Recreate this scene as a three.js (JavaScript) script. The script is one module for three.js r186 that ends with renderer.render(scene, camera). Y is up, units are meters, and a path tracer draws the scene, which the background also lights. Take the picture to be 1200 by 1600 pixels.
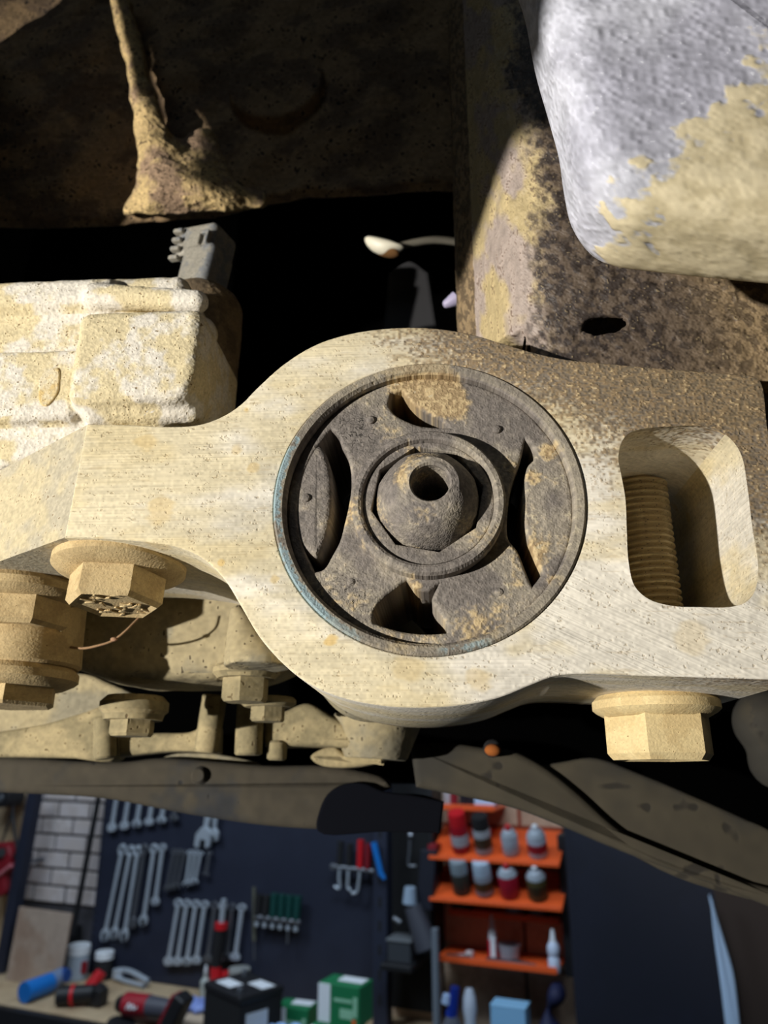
import * as THREE from 'three';
import { mergeGeometries, toCreasedNormals } from 'three/addons/utils/BufferGeometryUtils.js';
import { RoundedBoxGeometry } from 'three/addons/geometries/RoundedBoxGeometry.js';
import { RectAreaLightUniformsLib } from 'three/addons/lights/RectAreaLightUniformsLib.js';

// ---------------------------------------------------------------- camera, light, exposure
const scene = new THREE.Scene();
const F = 1165, PITCH = 16.5 * Math.PI / 180, EYE = new THREE.Vector3(0, 1.6, 0);
const camera = new THREE.PerspectiveCamera(2 * Math.atan(800 / F) * 180 / Math.PI, 0.75, 0.01, 60);
camera.position.copy(EYE);
camera.rotation.x = PITCH;
camera.focus = 0.2;
camera.userData.fStop = 16;
camera.updateMatrixWorld();

const renderer = new THREE.WebGLRenderer();
renderer.toneMapping = THREE.LinearToneMapping;
renderer.toneMappingExposure = 1.0;
renderer.shadowMap.enabled = true;
scene.background = new THREE.Color(0.02, 0.022, 0.03);
RectAreaLightUniformsLib.init();

const LAMP_AT = [-780, -190, 660];           // the hand lamp, in the mount's own millimetres
const LAMP_CD = 5.7;
const TUBE_POWER = 15;                         // radiance of the workshop's ceiling panels
const DAY = new THREE.Color(0.72, 0.86, 1.0);

// ---------------------------------------------------------------- frames and pixels
const camQ = camera.quaternion.clone();
const V = (x, y, z) => new THREE.Vector3(x, y, z);
const rayOf = (px, py) => V((px - 600) / F, -(py - 800) / F, -1).applyQuaternion(camQ);
function frameOf(origin, X, Y, Z) {
  const q = new THREE.Quaternion().setFromRotationMatrix(new THREE.Matrix4().makeBasis(X, Y, Z));
  const iq = q.clone().invert();
  const f = { o: origin, q };
  f.world = (x, y, z) => V(x, y, z).multiplyScalar(.001).applyQuaternion(q).add(origin);
  f.eye = EYE.clone().sub(origin).applyQuaternion(iq).multiplyScalar(1000);
  f.dir = (px, py) => rayOf(px, py).applyQuaternion(iq);
  f.at = (px, py, z = 0) => { const d = f.dir(px, py), t = (z - f.eye.z) / d.z; return [f.eye.x + d.x * t, f.eye.y + d.y * t]; };          // on the plane z
  f.on = (px, py, y) => { const d = f.dir(px, py), t = (y - f.eye.y) / d.y; return [f.eye.x + d.x * t, f.eye.z + d.z * t]; };           // on the level y
  return f;
}
// mount frame: z towards the viewer out of the machined face, origin in the middle of the bushing
const mZ = V(-90 / F, 425 / F, 1).applyQuaternion(camQ).normalize();
const mUp = V(-0.0175, 1, 0).applyQuaternion(camQ);
const mX = mUp.clone().cross(mZ).normalize(), mY = mZ.clone().cross(mX);
const MO = frameOf(EYE.clone().addScaledVector(rayOf(668, 781), .2), mX, mY, mZ);
// wall frame: x along the back wall, y up, z out of the wall
const YAW = 22 * Math.PI / 180;
const wX = V(Math.cos(YAW), 0, Math.sin(YAW)), wZ = V(-Math.sin(YAW), 0, Math.cos(YAW));
const WALL_O = EYE.clone().addScaledVector(rayOf(400, 1400), 2.45);
const WA = frameOf(V(WALL_O.x, 0, WALL_O.z), wX, V(0, 1, 0), wZ);
const ID = frameOf(V(0, 0, 0), V(1, 0, 0), V(0, 1, 0), V(0, 0, 1));

// ---------------------------------------------------------------- random, noise, textures
function rng(s) { return () => { s = (s + 0x6d2b79f5) | 0; let t = Math.imul(s ^ (s >>> 15), 1 | s); t = (t + Math.imul(t ^ (t >>> 7), 61 | t)) ^ t; return ((t ^ (t >>> 14)) >>> 0) / 4294967296; }; }
const LAT = new Float32Array(65536); { const r = rng(7); for (let i = 0; i < 65536; i++) LAT[i] = r(); }
function n2(x, y, per, s = 0) {
  const ix = Math.floor(x), iy = Math.floor(y); let fx = x - ix, fy = y - iy;
  fx = fx * fx * (3 - 2 * fx); fy = fy * fy * (3 - 2 * fy);
  const w = (a) => ((a % per) + per) % per, x0 = w(ix), x1 = w(ix + 1), y0 = w(iy), y1 = w(iy + 1);
  const g = (a, b) => LAT[((a * 131 + s * 977) & 255) + (((b * 57 + s * 131 + (a >> 1) * 31) & 255) << 8)];
  const a = g(x0, y0), b = g(x1, y0), c = g(x0, y1), d = g(x1, y1);
  return a + (b - a) * fx + (c - a) * fy + (a - b - c + d) * fx * fy;
}
function fbm(u, v, per, oct, s) { let a = .5, t = 0, n = 0; for (let i = 0; i < oct; i++) { t += a * n2(u * per, v * per, per, s + i); n += a; a *= .55; per *= 2; } return t / n; }
function n3(x, y, z) {
  const ix = Math.floor(x), iy = Math.floor(y), iz = Math.floor(z); let fx = x - ix, fy = y - iy, fz = z - iz;
  fx = fx * fx * (3 - 2 * fx); fy = fy * fy * (3 - 2 * fy); fz = fz * fz * (3 - 2 * fz);
  const g = (a, b, c) => LAT[(Math.imul(a, 374761) + Math.imul(b, 668265) + Math.imul(c, 974711) >>> 3) & 65535];
  const l = (a, b, t) => a + (b - a) * t;
  return l(l(l(g(ix, iy, iz), g(ix + 1, iy, iz), fx), l(g(ix, iy + 1, iz), g(ix + 1, iy + 1, iz), fx), fy),
    l(l(g(ix, iy, iz + 1), g(ix + 1, iy, iz + 1), fx), l(g(ix, iy + 1, iz + 1), g(ix + 1, iy + 1, iz + 1), fx), fy), fz) - .5;
}
const sm = (a, b, x) => { const t = Math.min(1, Math.max(0, (x - a) / (b - a))); return t * t * (3 - 2 * t); };
const mix = (a, b, t) => [a[0] + (b[0] - a[0]) * t, a[1] + (b[1] - a[1]) * t, a[2] + (b[2] - a[2]) * t];
function texture(w, h, fn) {                 // fn(u, v) -> [[r, g, b] in 0..255 sRGB, height 0..1]
  const c = new Uint8Array(w * h * 4), b = new Uint8Array(w * h * 4);
  for (let j = 0; j < h; j++) for (let i = 0; i < w; i++) {
    const [k, z] = fn((i + .5) / w, (j + .5) / h), o = (j * w + i) * 4, zz = Math.max(0, Math.min(255, z * 255));
    for (let q = 0; q < 3; q++) { c[o + q] = Math.max(0, Math.min(255, k[q])); b[o + q] = zz; }
    c[o + 3] = b[o + 3] = 255;
  }
  const make = (d, srgb) => { const t = new THREE.DataTexture(d, w, h); t.wrapS = t.wrapT = THREE.RepeatWrapping; t.magFilter = THREE.LinearFilter; t.minFilter = THREE.LinearMipmapLinearFilter; t.generateMipmaps = true; if (srgb) t.colorSpace = THREE.SRGBColorSpace; t.needsUpdate = true; return t; };
  return { map: make(c, true), bump: make(b, false) };
}
function placed(t, x0, y0, W, H) { for (const k of [t.map, t.bump]) { k.repeat.set(1 / W, 1 / H); k.offset.set(-x0 / W, -y0 / H); } return t; }
// dusty, gritty surface: base a, patches b, specks c
function grit(o) {
  const { a, b, c = [40, 34, 28], size = 512, patch = 4, fine = 64, seed = 1, tile = .06, speck = .72, edge = [.42, .6], vary = .22, bump = .0002, rough = .9, metal = 0 } = o;
  const t = texture(size, size, (u, v) => {
    const p = fbm(u, v, patch, 5, seed), f = fbm(u, v, fine, 2, seed + 9), g = n2(u * fine * 2, v * fine * 2, fine * 2, seed + 4);
    let k = mix(a, b, sm(edge[0], edge[1], p));
    const m = 1 - vary / 2 + vary * f; k = [k[0] * m, k[1] * m, k[2] * m];
    const s = sm(speck, speck + .1, f * .6 + g * .4); k = mix(k, c, s * .8);
    return [k, .35 + .45 * f + .2 * p - .5 * s];
  });
  placed(t, 0, 0, tile, tile);
  return new THREE.MeshStandardMaterial({ map: t.map, bumpMap: t.bump, bumpScale: bump, roughness: rough, metalness: metal });
}
const flat = (rgb, rough = .6, metal = 0, more = {}) => new THREE.MeshStandardMaterial({ color: new THREE.Color(`rgb(${rgb.join(',')})`), roughness: rough, metalness: metal, ...more });

// ---------------------------------------------------------------- building
const used = {};
function numbered(n) { used[n] = (used[n] || 0) + 1; return used[n] === 1 ? n : n + '_' + String(used[n] - 1).padStart(3, '0'); }
function thing(name, label, category, base, frame = MO, group) {
  const o = new THREE.Group(); o.name = numbered(name); scene.add(o);
  o.position.copy(frame.world(...base)); o.quaternion.copy(frame.q);
  o.userData = { label, category }; if (group) o.userData.group = group;
  bases.set(o, base);
  return o;
}
const bases = new Map();
function clean(g) {
  if (Array.isArray(g)) return mergeGeometries(g.map(clean));
  let h = g.index ? g.toNonIndexed() : g.clone();
  for (const k of Object.keys(h.attributes)) if (k !== 'position' && k !== 'normal') h.deleteAttribute(k);
  h.clearGroups(); h.morphAttributes = {};
  return h;
}
function boxUV(h, planar, skew, polar) {
  const p = h.attributes.position, n = p.count, uv = new Float32Array(n * 2), a = V(), b = V(), c = V();
  for (let i = 0; i < n; i += 3) {
    a.fromBufferAttribute(p, i); b.fromBufferAttribute(p, i + 1); c.fromBufferAttribute(p, i + 2);
    const N = b.clone().sub(a).cross(c.clone().sub(a)), x = Math.abs(N.x), y = Math.abs(N.y), z = Math.abs(N.z);
    [a, b, c].forEach((q, k) => {
      const o = (i + k) * 2;
      if (planar || (z >= x && z >= y)) { uv[o] = q.x; uv[o + 1] = q.y; } else if (y >= x) { uv[o] = q.x; uv[o + 1] = q.z; } else { uv[o] = q.z; uv[o + 1] = q.y; }
      if (skew !== undefined) { uv[o] = q.x + q.z - skew; uv[o + 1] = q.y + q.z - skew; }
      if (polar) { const dx = q.x - polar[0], dy = q.y - polar[1], r = Math.hypot(dx, dy) || 1, s = (r + polar[2] - q.z) / r; uv[o] = polar[0] + dx * s; uv[o + 1] = polar[1] + dy * s; }
      uv[o] *= .001; uv[o + 1] *= .001;
    });
  }
  h.setAttribute('uv', new THREE.BufferAttribute(uv, 2));
  return h;
}
// geo: geometry or list, in the frame's own millimetres
function part(parent, name, geo, mat, o = {}) {
  let h = clean(geo);
  if (o.crease !== undefined) h = toCreasedNormals(h, o.crease);
  boxUV(h, o.planar, o.skew, o.polar);
  let r = parent; while (!bases.has(r)) r = r.parent;
  const b = bases.get(r);
  h.translate(-b[0], -b[1], -b[2]); h.scale(.001, .001, .001);
  const m = new THREE.Mesh(h, mat); m.name = name; if (o.label) m.userData.label = o.label;
  parent.add(m); return m;
}
function structure(name, geo, mat, frame = WA, o = {}) {
  const g = thing(name, undefined, undefined, [0, 0, 0], frame); g.userData = { kind: 'structure' };
  part(g, name + '_surface', geo, mat, o); return g;
}
// curve through points; a third entry 1 marks a corner
function outline(pts, div = 6, closed = true) {
  const n = pts.length, out = [];
  const corners = pts.map((p, i) => (p[2] ? i : -1)).filter((i) => i >= 0);
  const run = (idx, loop) => {
    const c = new THREE.CatmullRomCurve3(idx.map((i) => V(pts[i % n][0], pts[i % n][1], 0)), loop, 'centripetal');
    const m = (loop ? idx.length : idx.length - 1) * (idx.length === 2 ? 1 : div);
    for (let k = 0; k < m; k++) { const q = c.getPoint(k / m); out.push([q.x, q.y]); }
  };
  if (!closed) { run(pts.map((_, i) => i), false); out.push(pts[n - 1].slice(0, 2)); return out; }
  if (!corners.length) { run(pts.map((_, i) => i), true); return out; }
  corners.forEach((s, k) => { const e = k + 1 < corners.length ? corners[k + 1] : corners[0] + n; const idx = []; for (let i = s; i <= e; i++) idx.push(i); run(idx, false); });
  return out;
}
const toFrame = (f, pts, z) => pts.map(([x, y, c]) => [...f.at(x, y, z), c]);
const vec2 = (pts) => pts.map(([x, y]) => new THREE.Vector2(x, y));
function extrude(pts, zFront, thick, bevel = .8, holes = [], seg = 3) {
  const s = new THREE.Shape(vec2(pts)); for (const h of holes) s.holes.push(new THREE.Path(vec2(h)));
  const g = new THREE.ExtrudeGeometry(s, { depth: thick - 2 * bevel, bevelEnabled: bevel > 0, bevelSize: bevel, bevelThickness: bevel, bevelOffset: -bevel, bevelSegments: seg, curveSegments: 24, steps: 1 });
  g.translate(0, 0, zFront - thick + bevel);
  return g;
}
// traced outline standing at depth z of a frame, with real thickness behind it
const slab = (f, px, z, thick, bevel = 1, div = 6, holes = []) => extrude(outline(toFrame(f, px, z), div), z, thick, bevel, holes);
const box = (x, y, z, w, h, d, r = 1) => { const g = new RoundedBoxGeometry(w, h, d, 3, Math.min(r, w / 2.01, h / 2.01, d / 2.01)); g.translate(x, y, z); return g; };
function lathe(prof, seg = 48, axis = 'y') { const g = new THREE.LatheGeometry(vec2(prof), seg); if (axis === 'z') g.rotateX(Math.PI / 2); if (axis === 'x') g.rotateZ(-Math.PI / 2); return g; }
const tube = (pts, r, seg = 24, rad = 8) => new THREE.TubeGeometry(new THREE.CatmullRomCurve3(pts.map((p) => V(...p))), seg, r, rad, false);
function bar(a, b, r, r2 = r, seg = 16) {      // capped round bar between two points
  const A = V(...a), d = V(...b).sub(A), L = d.length(), e = Math.min(.8, r * .3, r2 * .3);
  const g = lathe([[0, 0], [r - e, 0], [r, e], [r2, L - e], [r2 - e, L], [0, L]], seg);
  const h = toCreasedNormals(clean(g), .6);
  h.applyQuaternion(new THREE.Quaternion().setFromUnitVectors(V(0, 1, 0), d.normalize())); h.translate(...a); return h;
}
// ------------------------------------------------ distance fields meshed with surface nets
const smin = (a, b, k) => { const h = Math.max(0, Math.min(1, .5 + .5 * (b - a) / k)); return b + (a - b) * h - k * h * (1 - h); };
const smax = (a, b, k) => -smin(-a, -b, k);
const rbox = (x, y, z, c, h, r) => { const a = Math.abs(x - c[0]) - h[0] + r, b = Math.abs(y - c[1]) - h[1] + r, d = Math.abs(z - c[2]) - h[2] + r; return Math.hypot(Math.max(a, 0), Math.max(b, 0), Math.max(d, 0)) + Math.min(Math.max(a, b, d), 0) - r; };
const span = (x, y, z, lo, hi, r) => rbox(x, y, z, [(lo[0] + hi[0]) / 2, (lo[1] + hi[1]) / 2, (lo[2] + hi[2]) / 2], [(hi[0] - lo[0]) / 2, (hi[1] - lo[1]) / 2, (hi[2] - lo[2]) / 2], r);
function cone(x, y, z, a, b, r1, r2) { const ba = [b[0] - a[0], b[1] - a[1], b[2] - a[2]], pa = [x - a[0], y - a[1], z - a[2]], h = Math.max(0, Math.min(1, (pa[0] * ba[0] + pa[1] * ba[1] + pa[2] * ba[2]) / (ba[0] ** 2 + ba[1] ** 2 + ba[2] ** 2))); return Math.hypot(pa[0] - ba[0] * h, pa[1] - ba[1] * h, pa[2] - ba[2] * h) - r1 - (r2 - r1) * h; }
const cylY = (x, y, z, c, r, y0, y1, e = 1) => { const a = Math.hypot(x - c[0], z - c[1]) - r + e, b = Math.abs(y - (y0 + y1) / 2) - (y1 - y0) / 2 + e; return Math.hypot(Math.max(a, 0), Math.max(b, 0)) + Math.min(Math.max(a, b), 0) - e; };
const cylZ = (x, y, z, c, r, z0, z1, e = 1) => { const a = Math.hypot(x - c[0], y - c[1]) - r + e, b = Math.abs(z - (z0 + z1) / 2) - (z1 - z0) / 2 + e; return Math.hypot(Math.max(a, 0), Math.max(b, 0)) + Math.min(Math.max(a, b), 0) - e; };
function field(f, lo, hi, cell) {
  const nx = Math.ceil((hi[0] - lo[0]) / cell) + 1, ny = Math.ceil((hi[1] - lo[1]) / cell) + 1, nz = Math.ceil((hi[2] - lo[2]) / cell) + 1;
  const v = new Float32Array(nx * ny * nz), id = (i, j, k) => i + nx * (j + ny * k);
  for (let k = 0; k < nz; k++) for (let j = 0; j < ny; j++) for (let i = 0; i < nx; i++) v[id(i, j, k)] = (i && j && k && i < nx - 1 && j < ny - 1 && k < nz - 1) ? f(lo[0] + i * cell, lo[1] + j * cell, lo[2] + k * cell) : 1;
  const vert = new Int32Array(v.length).fill(-1), pos = [], ind = [];
  for (let k = 0; k < nz - 1; k++) for (let j = 0; j < ny - 1; j++) for (let i = 0; i < nx - 1; i++) {
    let c = 0, x = 0, y = 0, z = 0;
    const edge = (a, b, i0, j0, k0, dx, dy, dz) => { const p = v[a], q = v[b]; if ((p < 0) === (q < 0)) return; const t = p / (p - q); c++; x += i0 + dx * t; y += j0 + dy * t; z += k0 + dz * t; };
    for (let s = 0; s < 4; s++) { const p = s & 1, q = s >> 1; edge(id(i, j + p, k + q), id(i + 1, j + p, k + q), i, j + p, k + q, 1, 0, 0); edge(id(i + p, j, k + q), id(i + p, j + 1, k + q), i + p, j, k + q, 0, 1, 0); edge(id(i + p, j + q, k), id(i + p, j + q, k + 1), i + p, j + q, k, 0, 0, 1); }
    if (c) { vert[id(i, j, k)] = pos.length / 3; pos.push(lo[0] + x / c * cell, lo[1] + y / c * cell, lo[2] + z / c * cell); }
  }
  const quad = (a, b, c, d, flip) => { if (flip) ind.push(a, c, b, a, d, c); else ind.push(a, b, c, a, c, d); };
  for (let k = 1; k < nz - 1; k++) for (let j = 1; j < ny - 1; j++) for (let i = 1; i < nx - 1; i++) {
    const s = v[id(i, j, k)] < 0;
    if (s !== (v[id(i + 1, j, k)] < 0)) quad(vert[id(i, j - 1, k - 1)], vert[id(i, j, k - 1)], vert[id(i, j, k)], vert[id(i, j - 1, k)], !s);
    if (s !== (v[id(i, j + 1, k)] < 0)) quad(vert[id(i - 1, j, k - 1)], vert[id(i - 1, j, k)], vert[id(i, j, k)], vert[id(i, j, k - 1)], !s);
    if (s !== (v[id(i, j, k + 1)] < 0)) quad(vert[id(i - 1, j - 1, k)], vert[id(i, j - 1, k)], vert[id(i, j, k)], vert[id(i - 1, j, k)], !s);
  }
  const g = new THREE.BufferGeometry(), nor = new Float32Array(pos.length), e = cell * .5;
  for (let i = 0; i < pos.length; i += 3) {
    const [x, y, z] = [pos[i], pos[i + 1], pos[i + 2]], a = f(x + e, y, z) - f(x - e, y, z), b = f(x, y + e, z) - f(x, y - e, z), c = f(x, y, z + e) - f(x, y, z - e), l = Math.hypot(a, b, c) || 1;
    nor[i] = a / l; nor[i + 1] = b / l; nor[i + 2] = c / l;
  }
  g.setAttribute('position', new THREE.Float32BufferAttribute(pos, 3)); g.setAttribute('normal', new THREE.BufferAttribute(nor, 3)); g.setIndex(ind);
  return g;
}
// ---------------------------------------------------------------- surfaces
const P0 = (px, py) => MO.at(px, py, 0);
const stains = [[385, 640, 9, 1], [75, 600, 14, .9], [515, 1000, 10, 1.1], [150, 850, 16, .7], [250, 800, 26, .5], [230, 690, 20, .45], [370, 705, 12, .5], [395, 730, 10, .6], [640, 1050, 22, .35], [745, 1060, 18, .4], [1080, 1000, 24, .3], [345, 880, 6, 1], [430, 905, 9, .7]]
  .map(([x, y, r, w]) => [...P0(x, y), r * .172, w]);
const bracketTex = placed(texture(2048, 1024, (u, v) => {
  const X = -175 + u * 290, Y = -65 + v * 125;
  const big = fbm(u, v, 6, 5, 3), mid = fbm(u, v, 40, 3, 11), fine = n2(u * 700, v * 350, 350, 5), fin2 = n2(u * 350, v * 175, 175, 6);
  // machining lines: level on the arm, sweeping down to the right on the wide end
  const tilt = X > 25 ? (X - 25) * .5 * sm(0, -30, Y) : 0;
  const line = n2(u * 9 + big, (v + tilt / 125) * 400, 400, 21), lin2 = n2(u * 14, (v + tilt / 120) * 120, 120, 23);
  let k = mix([219, 205, 170], [227, 219, 202], sm(.4, .62, big));
  k = mix(k, [214, 194, 146], sm(.52, .7, fbm(u, v, 10, 4, 31)) * .5);
  const m = .93 + .1 * mid + .075 * (line - .5) + .04 * (lin2 - .5) + .1 * (fin2 - .5); k = k.map((q) => q * m);
  for (const [sx, sy, r, w] of stains) { const d = Math.hypot(X - sx, Y - sy) / r + (mid - .5) * 1.6; if (d < 1.2) k = mix(k, [214, 176, 102], w * .6 * sm(1.1, .5, d)); }
  const speck = sm(.7, .82, fine * .55 + fbm(u, v, 120, 2, 8) * .45); k = mix(k, [120, 96, 60], speck * .3);
  const scr = sm(.8, .86, n2(u * 60, v * 300, 300, 41)) * sm(.5, .6, n2(u * 30 + 7, v * 25, 25, 42)); k = mix(k, [140, 112, 70], scr * .14);
  // loose dirt lying on the corner under the frame rail
  const edge = (X * .75 + (Y - 16) * 1.15) - 34 + (big - .5) * 26 + (mid - .5) * 10;
  const dirt = sm(-14, 16, edge + (fin2 - .5) * 26), g1 = n2(u * 480, v * 240, 240, 51), g2 = n2(u * 240, v * 120, 120, 52), grain = g1 * .6 + g2 * .4;
  const dk = mix(mix([70, 56, 41], [134, 112, 82], sm(.3, .62, grain)), [196, 172, 130], sm(.7, .85, grain));
  k = mix(k, dk, dirt * (.7 + .26 * sm(.35, .7, grain)));
  return [k, .5 + .22 * (line - .5) + .12 * (lin2 - .5) + .2 * (fin2 - .5) - .3 * speck + dirt * .9 * (grain - .45)];
}), -.175, -.065, .29, .125);
const M = {};
M.bracket = new THREE.MeshStandardMaterial({ map: bracketTex.map, bumpMap: bracketTex.bump, bumpScale: .00035, roughness: .82 });
const dustSpots = [[655, 596, 40, 1.9], [705, 625, 30, 1.6], [690, 600, 36, 1.2], [860, 700, 16, 1], [835, 740, 15, .8], [835, 860, 22, 1], [870, 900, 20, .6], [745, 985, 45, .6], [620, 760, 26, .8], [650, 715, 26, .8], [660, 820, 26, .6], [545, 790, 22, .7], [570, 840, 30, .5], [480, 800, 30, .25], [620, 1000, 40, .5], [600, 680, 40, .4], [650, 915, 18, .9], [540, 930, 40, .3], [760, 930, 60, .2], [520, 640, 60, .12]]
  .map(([x, y, r, w]) => [...MO.at(x, y, 0), r * .172, w]);
const bushTex = placed(texture(1024, 1024, (u, v) => {
  const X = -45 + u * 90, Y = -45 + v * 90, a = fbm(u, v, 8, 5, 61), f = fbm(u, v, 90, 2, 63), g = n2(u * 260, v * 260, 260, 64), r = Math.hypot(X, Y);
  let k = mix([116, 108, 100], [148, 138, 122], sm(.38, .62, a)); const m = .8 + .4 * f; k = k.map((q) => q * m);
  let d = 0; for (const [sx, sy, R, w] of dustSpots) d += w * Math.exp(-(((X - sx) / R) ** 2 + ((Y - sy) / R) ** 2));
  const t = sm(.25, .85, d * .95 + (a - .5) * 1.5 + (f - .5) * .7);
  k = mix(k, mix([158, 132, 92], [200, 174, 126], sm(.4, .7, f)), t * .85);
  const wh = sm(.8, .9, n2(u * 110, v * 110, 110, 66)) * sm(.5, .62, a); k = mix(k, [190, 178, 150], wh * .7);
  if (r > 39) { k = mix(k, [142, 132, 112], .45 + .4 * (f - .5)); }
  // faded blue paint left on the outer edge
  const ang = Math.atan2(Y, X), bl = sm(39.6, 40.4, r + (f - .5) * 1.6) * (sm(.62, .35, Math.abs(Math.abs(ang) - 3.02 + (ang < 0 ? .25 : 0))) + .8 * sm(.2, .1, Math.abs(ang + 1.35)) + .6 * sm(.25, .15, Math.abs(ang + 2.2)));
  k = mix(k, [134, 160, 168], .8 * Math.min(1, bl) * sm(.36, .56, a + (f - .5) * .5 + .06));
  const cr = sm(.05, .0, Math.abs(n2(u * 120 + f * 3, v * 90, 90, 71) - .5)) * (Math.exp(-((X + 22) ** 2 + (Y + 24) ** 2) / 60) + Math.exp(-((X + 20) ** 2 + (Y - 22) ** 2) / 60));
  k = mix(k, [40, 36, 32], Math.min(1, cr * .8));
  return [k, .4 + .4 * f + .3 * (g - .5) + .35 * t * f - .6 * Math.min(1, cr)];
}), -.045, -.045, .09, .09);
M.rubber = new THREE.MeshStandardMaterial({ map: bushTex.map, bumpMap: bushTex.bump, bumpScale: .0004, roughness: .78 });
M.armCast = grit({ a: [172, 162, 138], b: [186, 172, 138], c: [110, 92, 64], patch: 4, fine: 60, seed: 6, tile: .06, speck: .72, vary: .24, bump: .0003 });  // rough cast grey, darkened to offset the lamp's stronger light on this face
M.boss = grit({ a: [122, 102, 72], b: [96, 80, 58], c: [52, 42, 32], patch: 4, fine: 44, seed: 7, tile: .04, speck: .7, vary: .3, bump: .0006 });  // dirt brown, darkened further to hold the shade beside the lug
M.cast = grit({ a: [208, 192, 152], b: [216, 208, 192], c: [112, 88, 54], patch: 5, fine: 60, seed: 5, tile: .05, speck: .72, vary: .24, bump: .0006 });
M.castOchre = grit({ a: [206, 178, 120], b: [214, 200, 168], c: [120, 92, 52], patch: 4, fine: 50, seed: 15, tile: .03, speck: .72, vary: .2, bump: .00045 });
M.bolt = grit({ a: [194, 170, 124], b: [178, 154, 110], c: [110, 82, 46], patch: 5, fine: 60, seed: 25, tile: .03, speck: .76, vary: .16, bump: .00025 });
M.boltRight = grit({ a: [214, 192, 142], b: [204, 180, 130], c: [120, 92, 54], patch: 5, fine: 60, seed: 26, tile: .03, speck: .78, vary: .14, bump: .0002 });
M.thread = grit({ a: [206, 188, 146], b: [170, 150, 110], seed: 27, tile: .04, vary: .15, bump: .00006 });
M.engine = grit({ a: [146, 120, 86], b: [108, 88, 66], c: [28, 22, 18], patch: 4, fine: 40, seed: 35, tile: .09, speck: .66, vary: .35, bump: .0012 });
M.rib = grit({ a: [196, 168, 116], b: [150, 124, 98], c: [70, 54, 38], patch: 3, fine: 34, seed: 36, tile: .05, speck: .62, vary: .4, bump: .0015 });  // paler than the engine casting: the strip of lamp light is in this colour
{ // pale paint with a crust of yellow mud over one corner
  const t = placed(texture(1024, 1024, (u, v) => {
    const X = -20 + u * 200, Y = -20 + v * 200, a = fbm(u, v, 6, 5, 55), f = fbm(u, v, 44, 3, 56), g = n2(u * 150, v * 150, 150, 57), h = n2(u * 300, v * 300, 300, 58);
    let k = mix([172, 171, 182], [198, 198, 206], sm(.3, .7, a)); const m = .82 + .3 * f + .12 * (g - .5); k = k.map((q) => q * m);
    const s = (X - 66) * .75 - (Y - 66) * .66, mud = sm(-7, 0, s + (a - .5) * 26 + (f - .5) * 34);
    k = mix(k, mix([188, 171, 128], [212, 195, 152], sm(.3, .7, f + (a - .5) * .5)), mud * .85);
    const sp = sm(.78, .9, g * .6 + h * .4) * (1 - mud); k = mix(k, [214, 214, 220], sp * .6);
    return [k, .3 + .4 * f + .25 * (g - .5) * (1 - mud) + .2 * mud * f];
  }), -.02, -.02, .2, .2);
  M.near = new THREE.MeshStandardMaterial({ map: t.map, bumpMap: t.bump, bumpScale: .0011, roughness: .8 });
  const cx = MO.at(800, 480, -14), hy = MO.at(945, 500, -12);
  const q = placed(texture(1024, 1024, (u, v) => {
    const X = -10 + u * 160, Y = 0 + v * 160, a = fbm(u, v, 6, 5, 45), f = fbm(u, v, 70, 3, 46), g = n2(u * 240, v * 240, 240, 47), st = fbm(u * 2, v * .5, 40, 3, 48);
    const left = sm(7, -5, X - cx[0] - 3 + (a - .5) * 22 + (f - .5) * 12 - sm(60, 110, Y) * 8);
    // oily dark dirt on the front, drier sand towards the wide end; bare worn paint on the side face
    const dry = sm(-12, 34, X - hy[0] - 16 + (a - .5) * 50 + (f - .5) * 24);
    let k = mix(mix([96, 82, 68], [58, 49, 43], sm(.38, .62, f)), mix([146, 124, 92], [100, 84, 63], sm(.4, .6, f)), dry);
    k = mix(k, [176, 156, 116], sm(.7, .82, g * .5 + f * .5) * .6);
    let w = mix([168, 152, 140], [186, 166, 122], sm(.42, .6, fbm(u, v, 9, 4, 49))); w = w.map((z) => z * (.86 + .28 * st)); w = mix(w, [74, 56, 44], sm(.62, .76, g * .45 + st * .55) * .5);
    k = mix(k, w, left);
    return [k, .4 + .4 * (f - .5) + .5 * (g - .5)];
  }), -.01, 0, .16, .16);
  M.rail = new THREE.MeshStandardMaterial({ map: q.map, bumpMap: q.bump, bumpScale: .00035, roughness: .62 });
}
M.grey = grit({ a: [112, 114, 116], b: [142, 136, 122], c: [50, 46, 42], patch: 4, fine: 40, seed: 65, tile: .04, vary: .25, bump: .0002, rough: .65 });
M.dusty = grit({ a: [164, 148, 110], b: [136, 124, 92], c: [84, 68, 42], patch: 4, fine: 40, seed: 75, tile: .07, speck: .74, vary: .22, bump: .0004 });
M.dustyGrey = grit({ a: [136, 128, 106], b: [160, 146, 112], c: [70, 60, 44], patch: 4, fine: 40, seed: 76, tile: .08, speck: .74, vary: .22, bump: .0004 });
M.skid = grit({ a: [40, 41, 43], b: [62, 56, 44], c: [28, 28, 29], patch: 3, fine: 20, seed: 85, tile: .12, edge: [.46, .62], speck: .76, vary: .25, bump: .0006 });
M.arm = grit({ a: [64, 58, 45], b: [50, 47, 40], c: [34, 30, 24], patch: 3, fine: 20, seed: 86, tile: .16, vary: .2, bump: .0004 });
M.dark = grit({ a: [17, 15, 14], b: [12, 11, 11], c: [8, 7, 7], patch: 4, fine: 20, seed: 95, tile: .1, vary: .3, bump: .0006 });
M.orangeRust = flat([150, 82, 24], .9);

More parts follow.
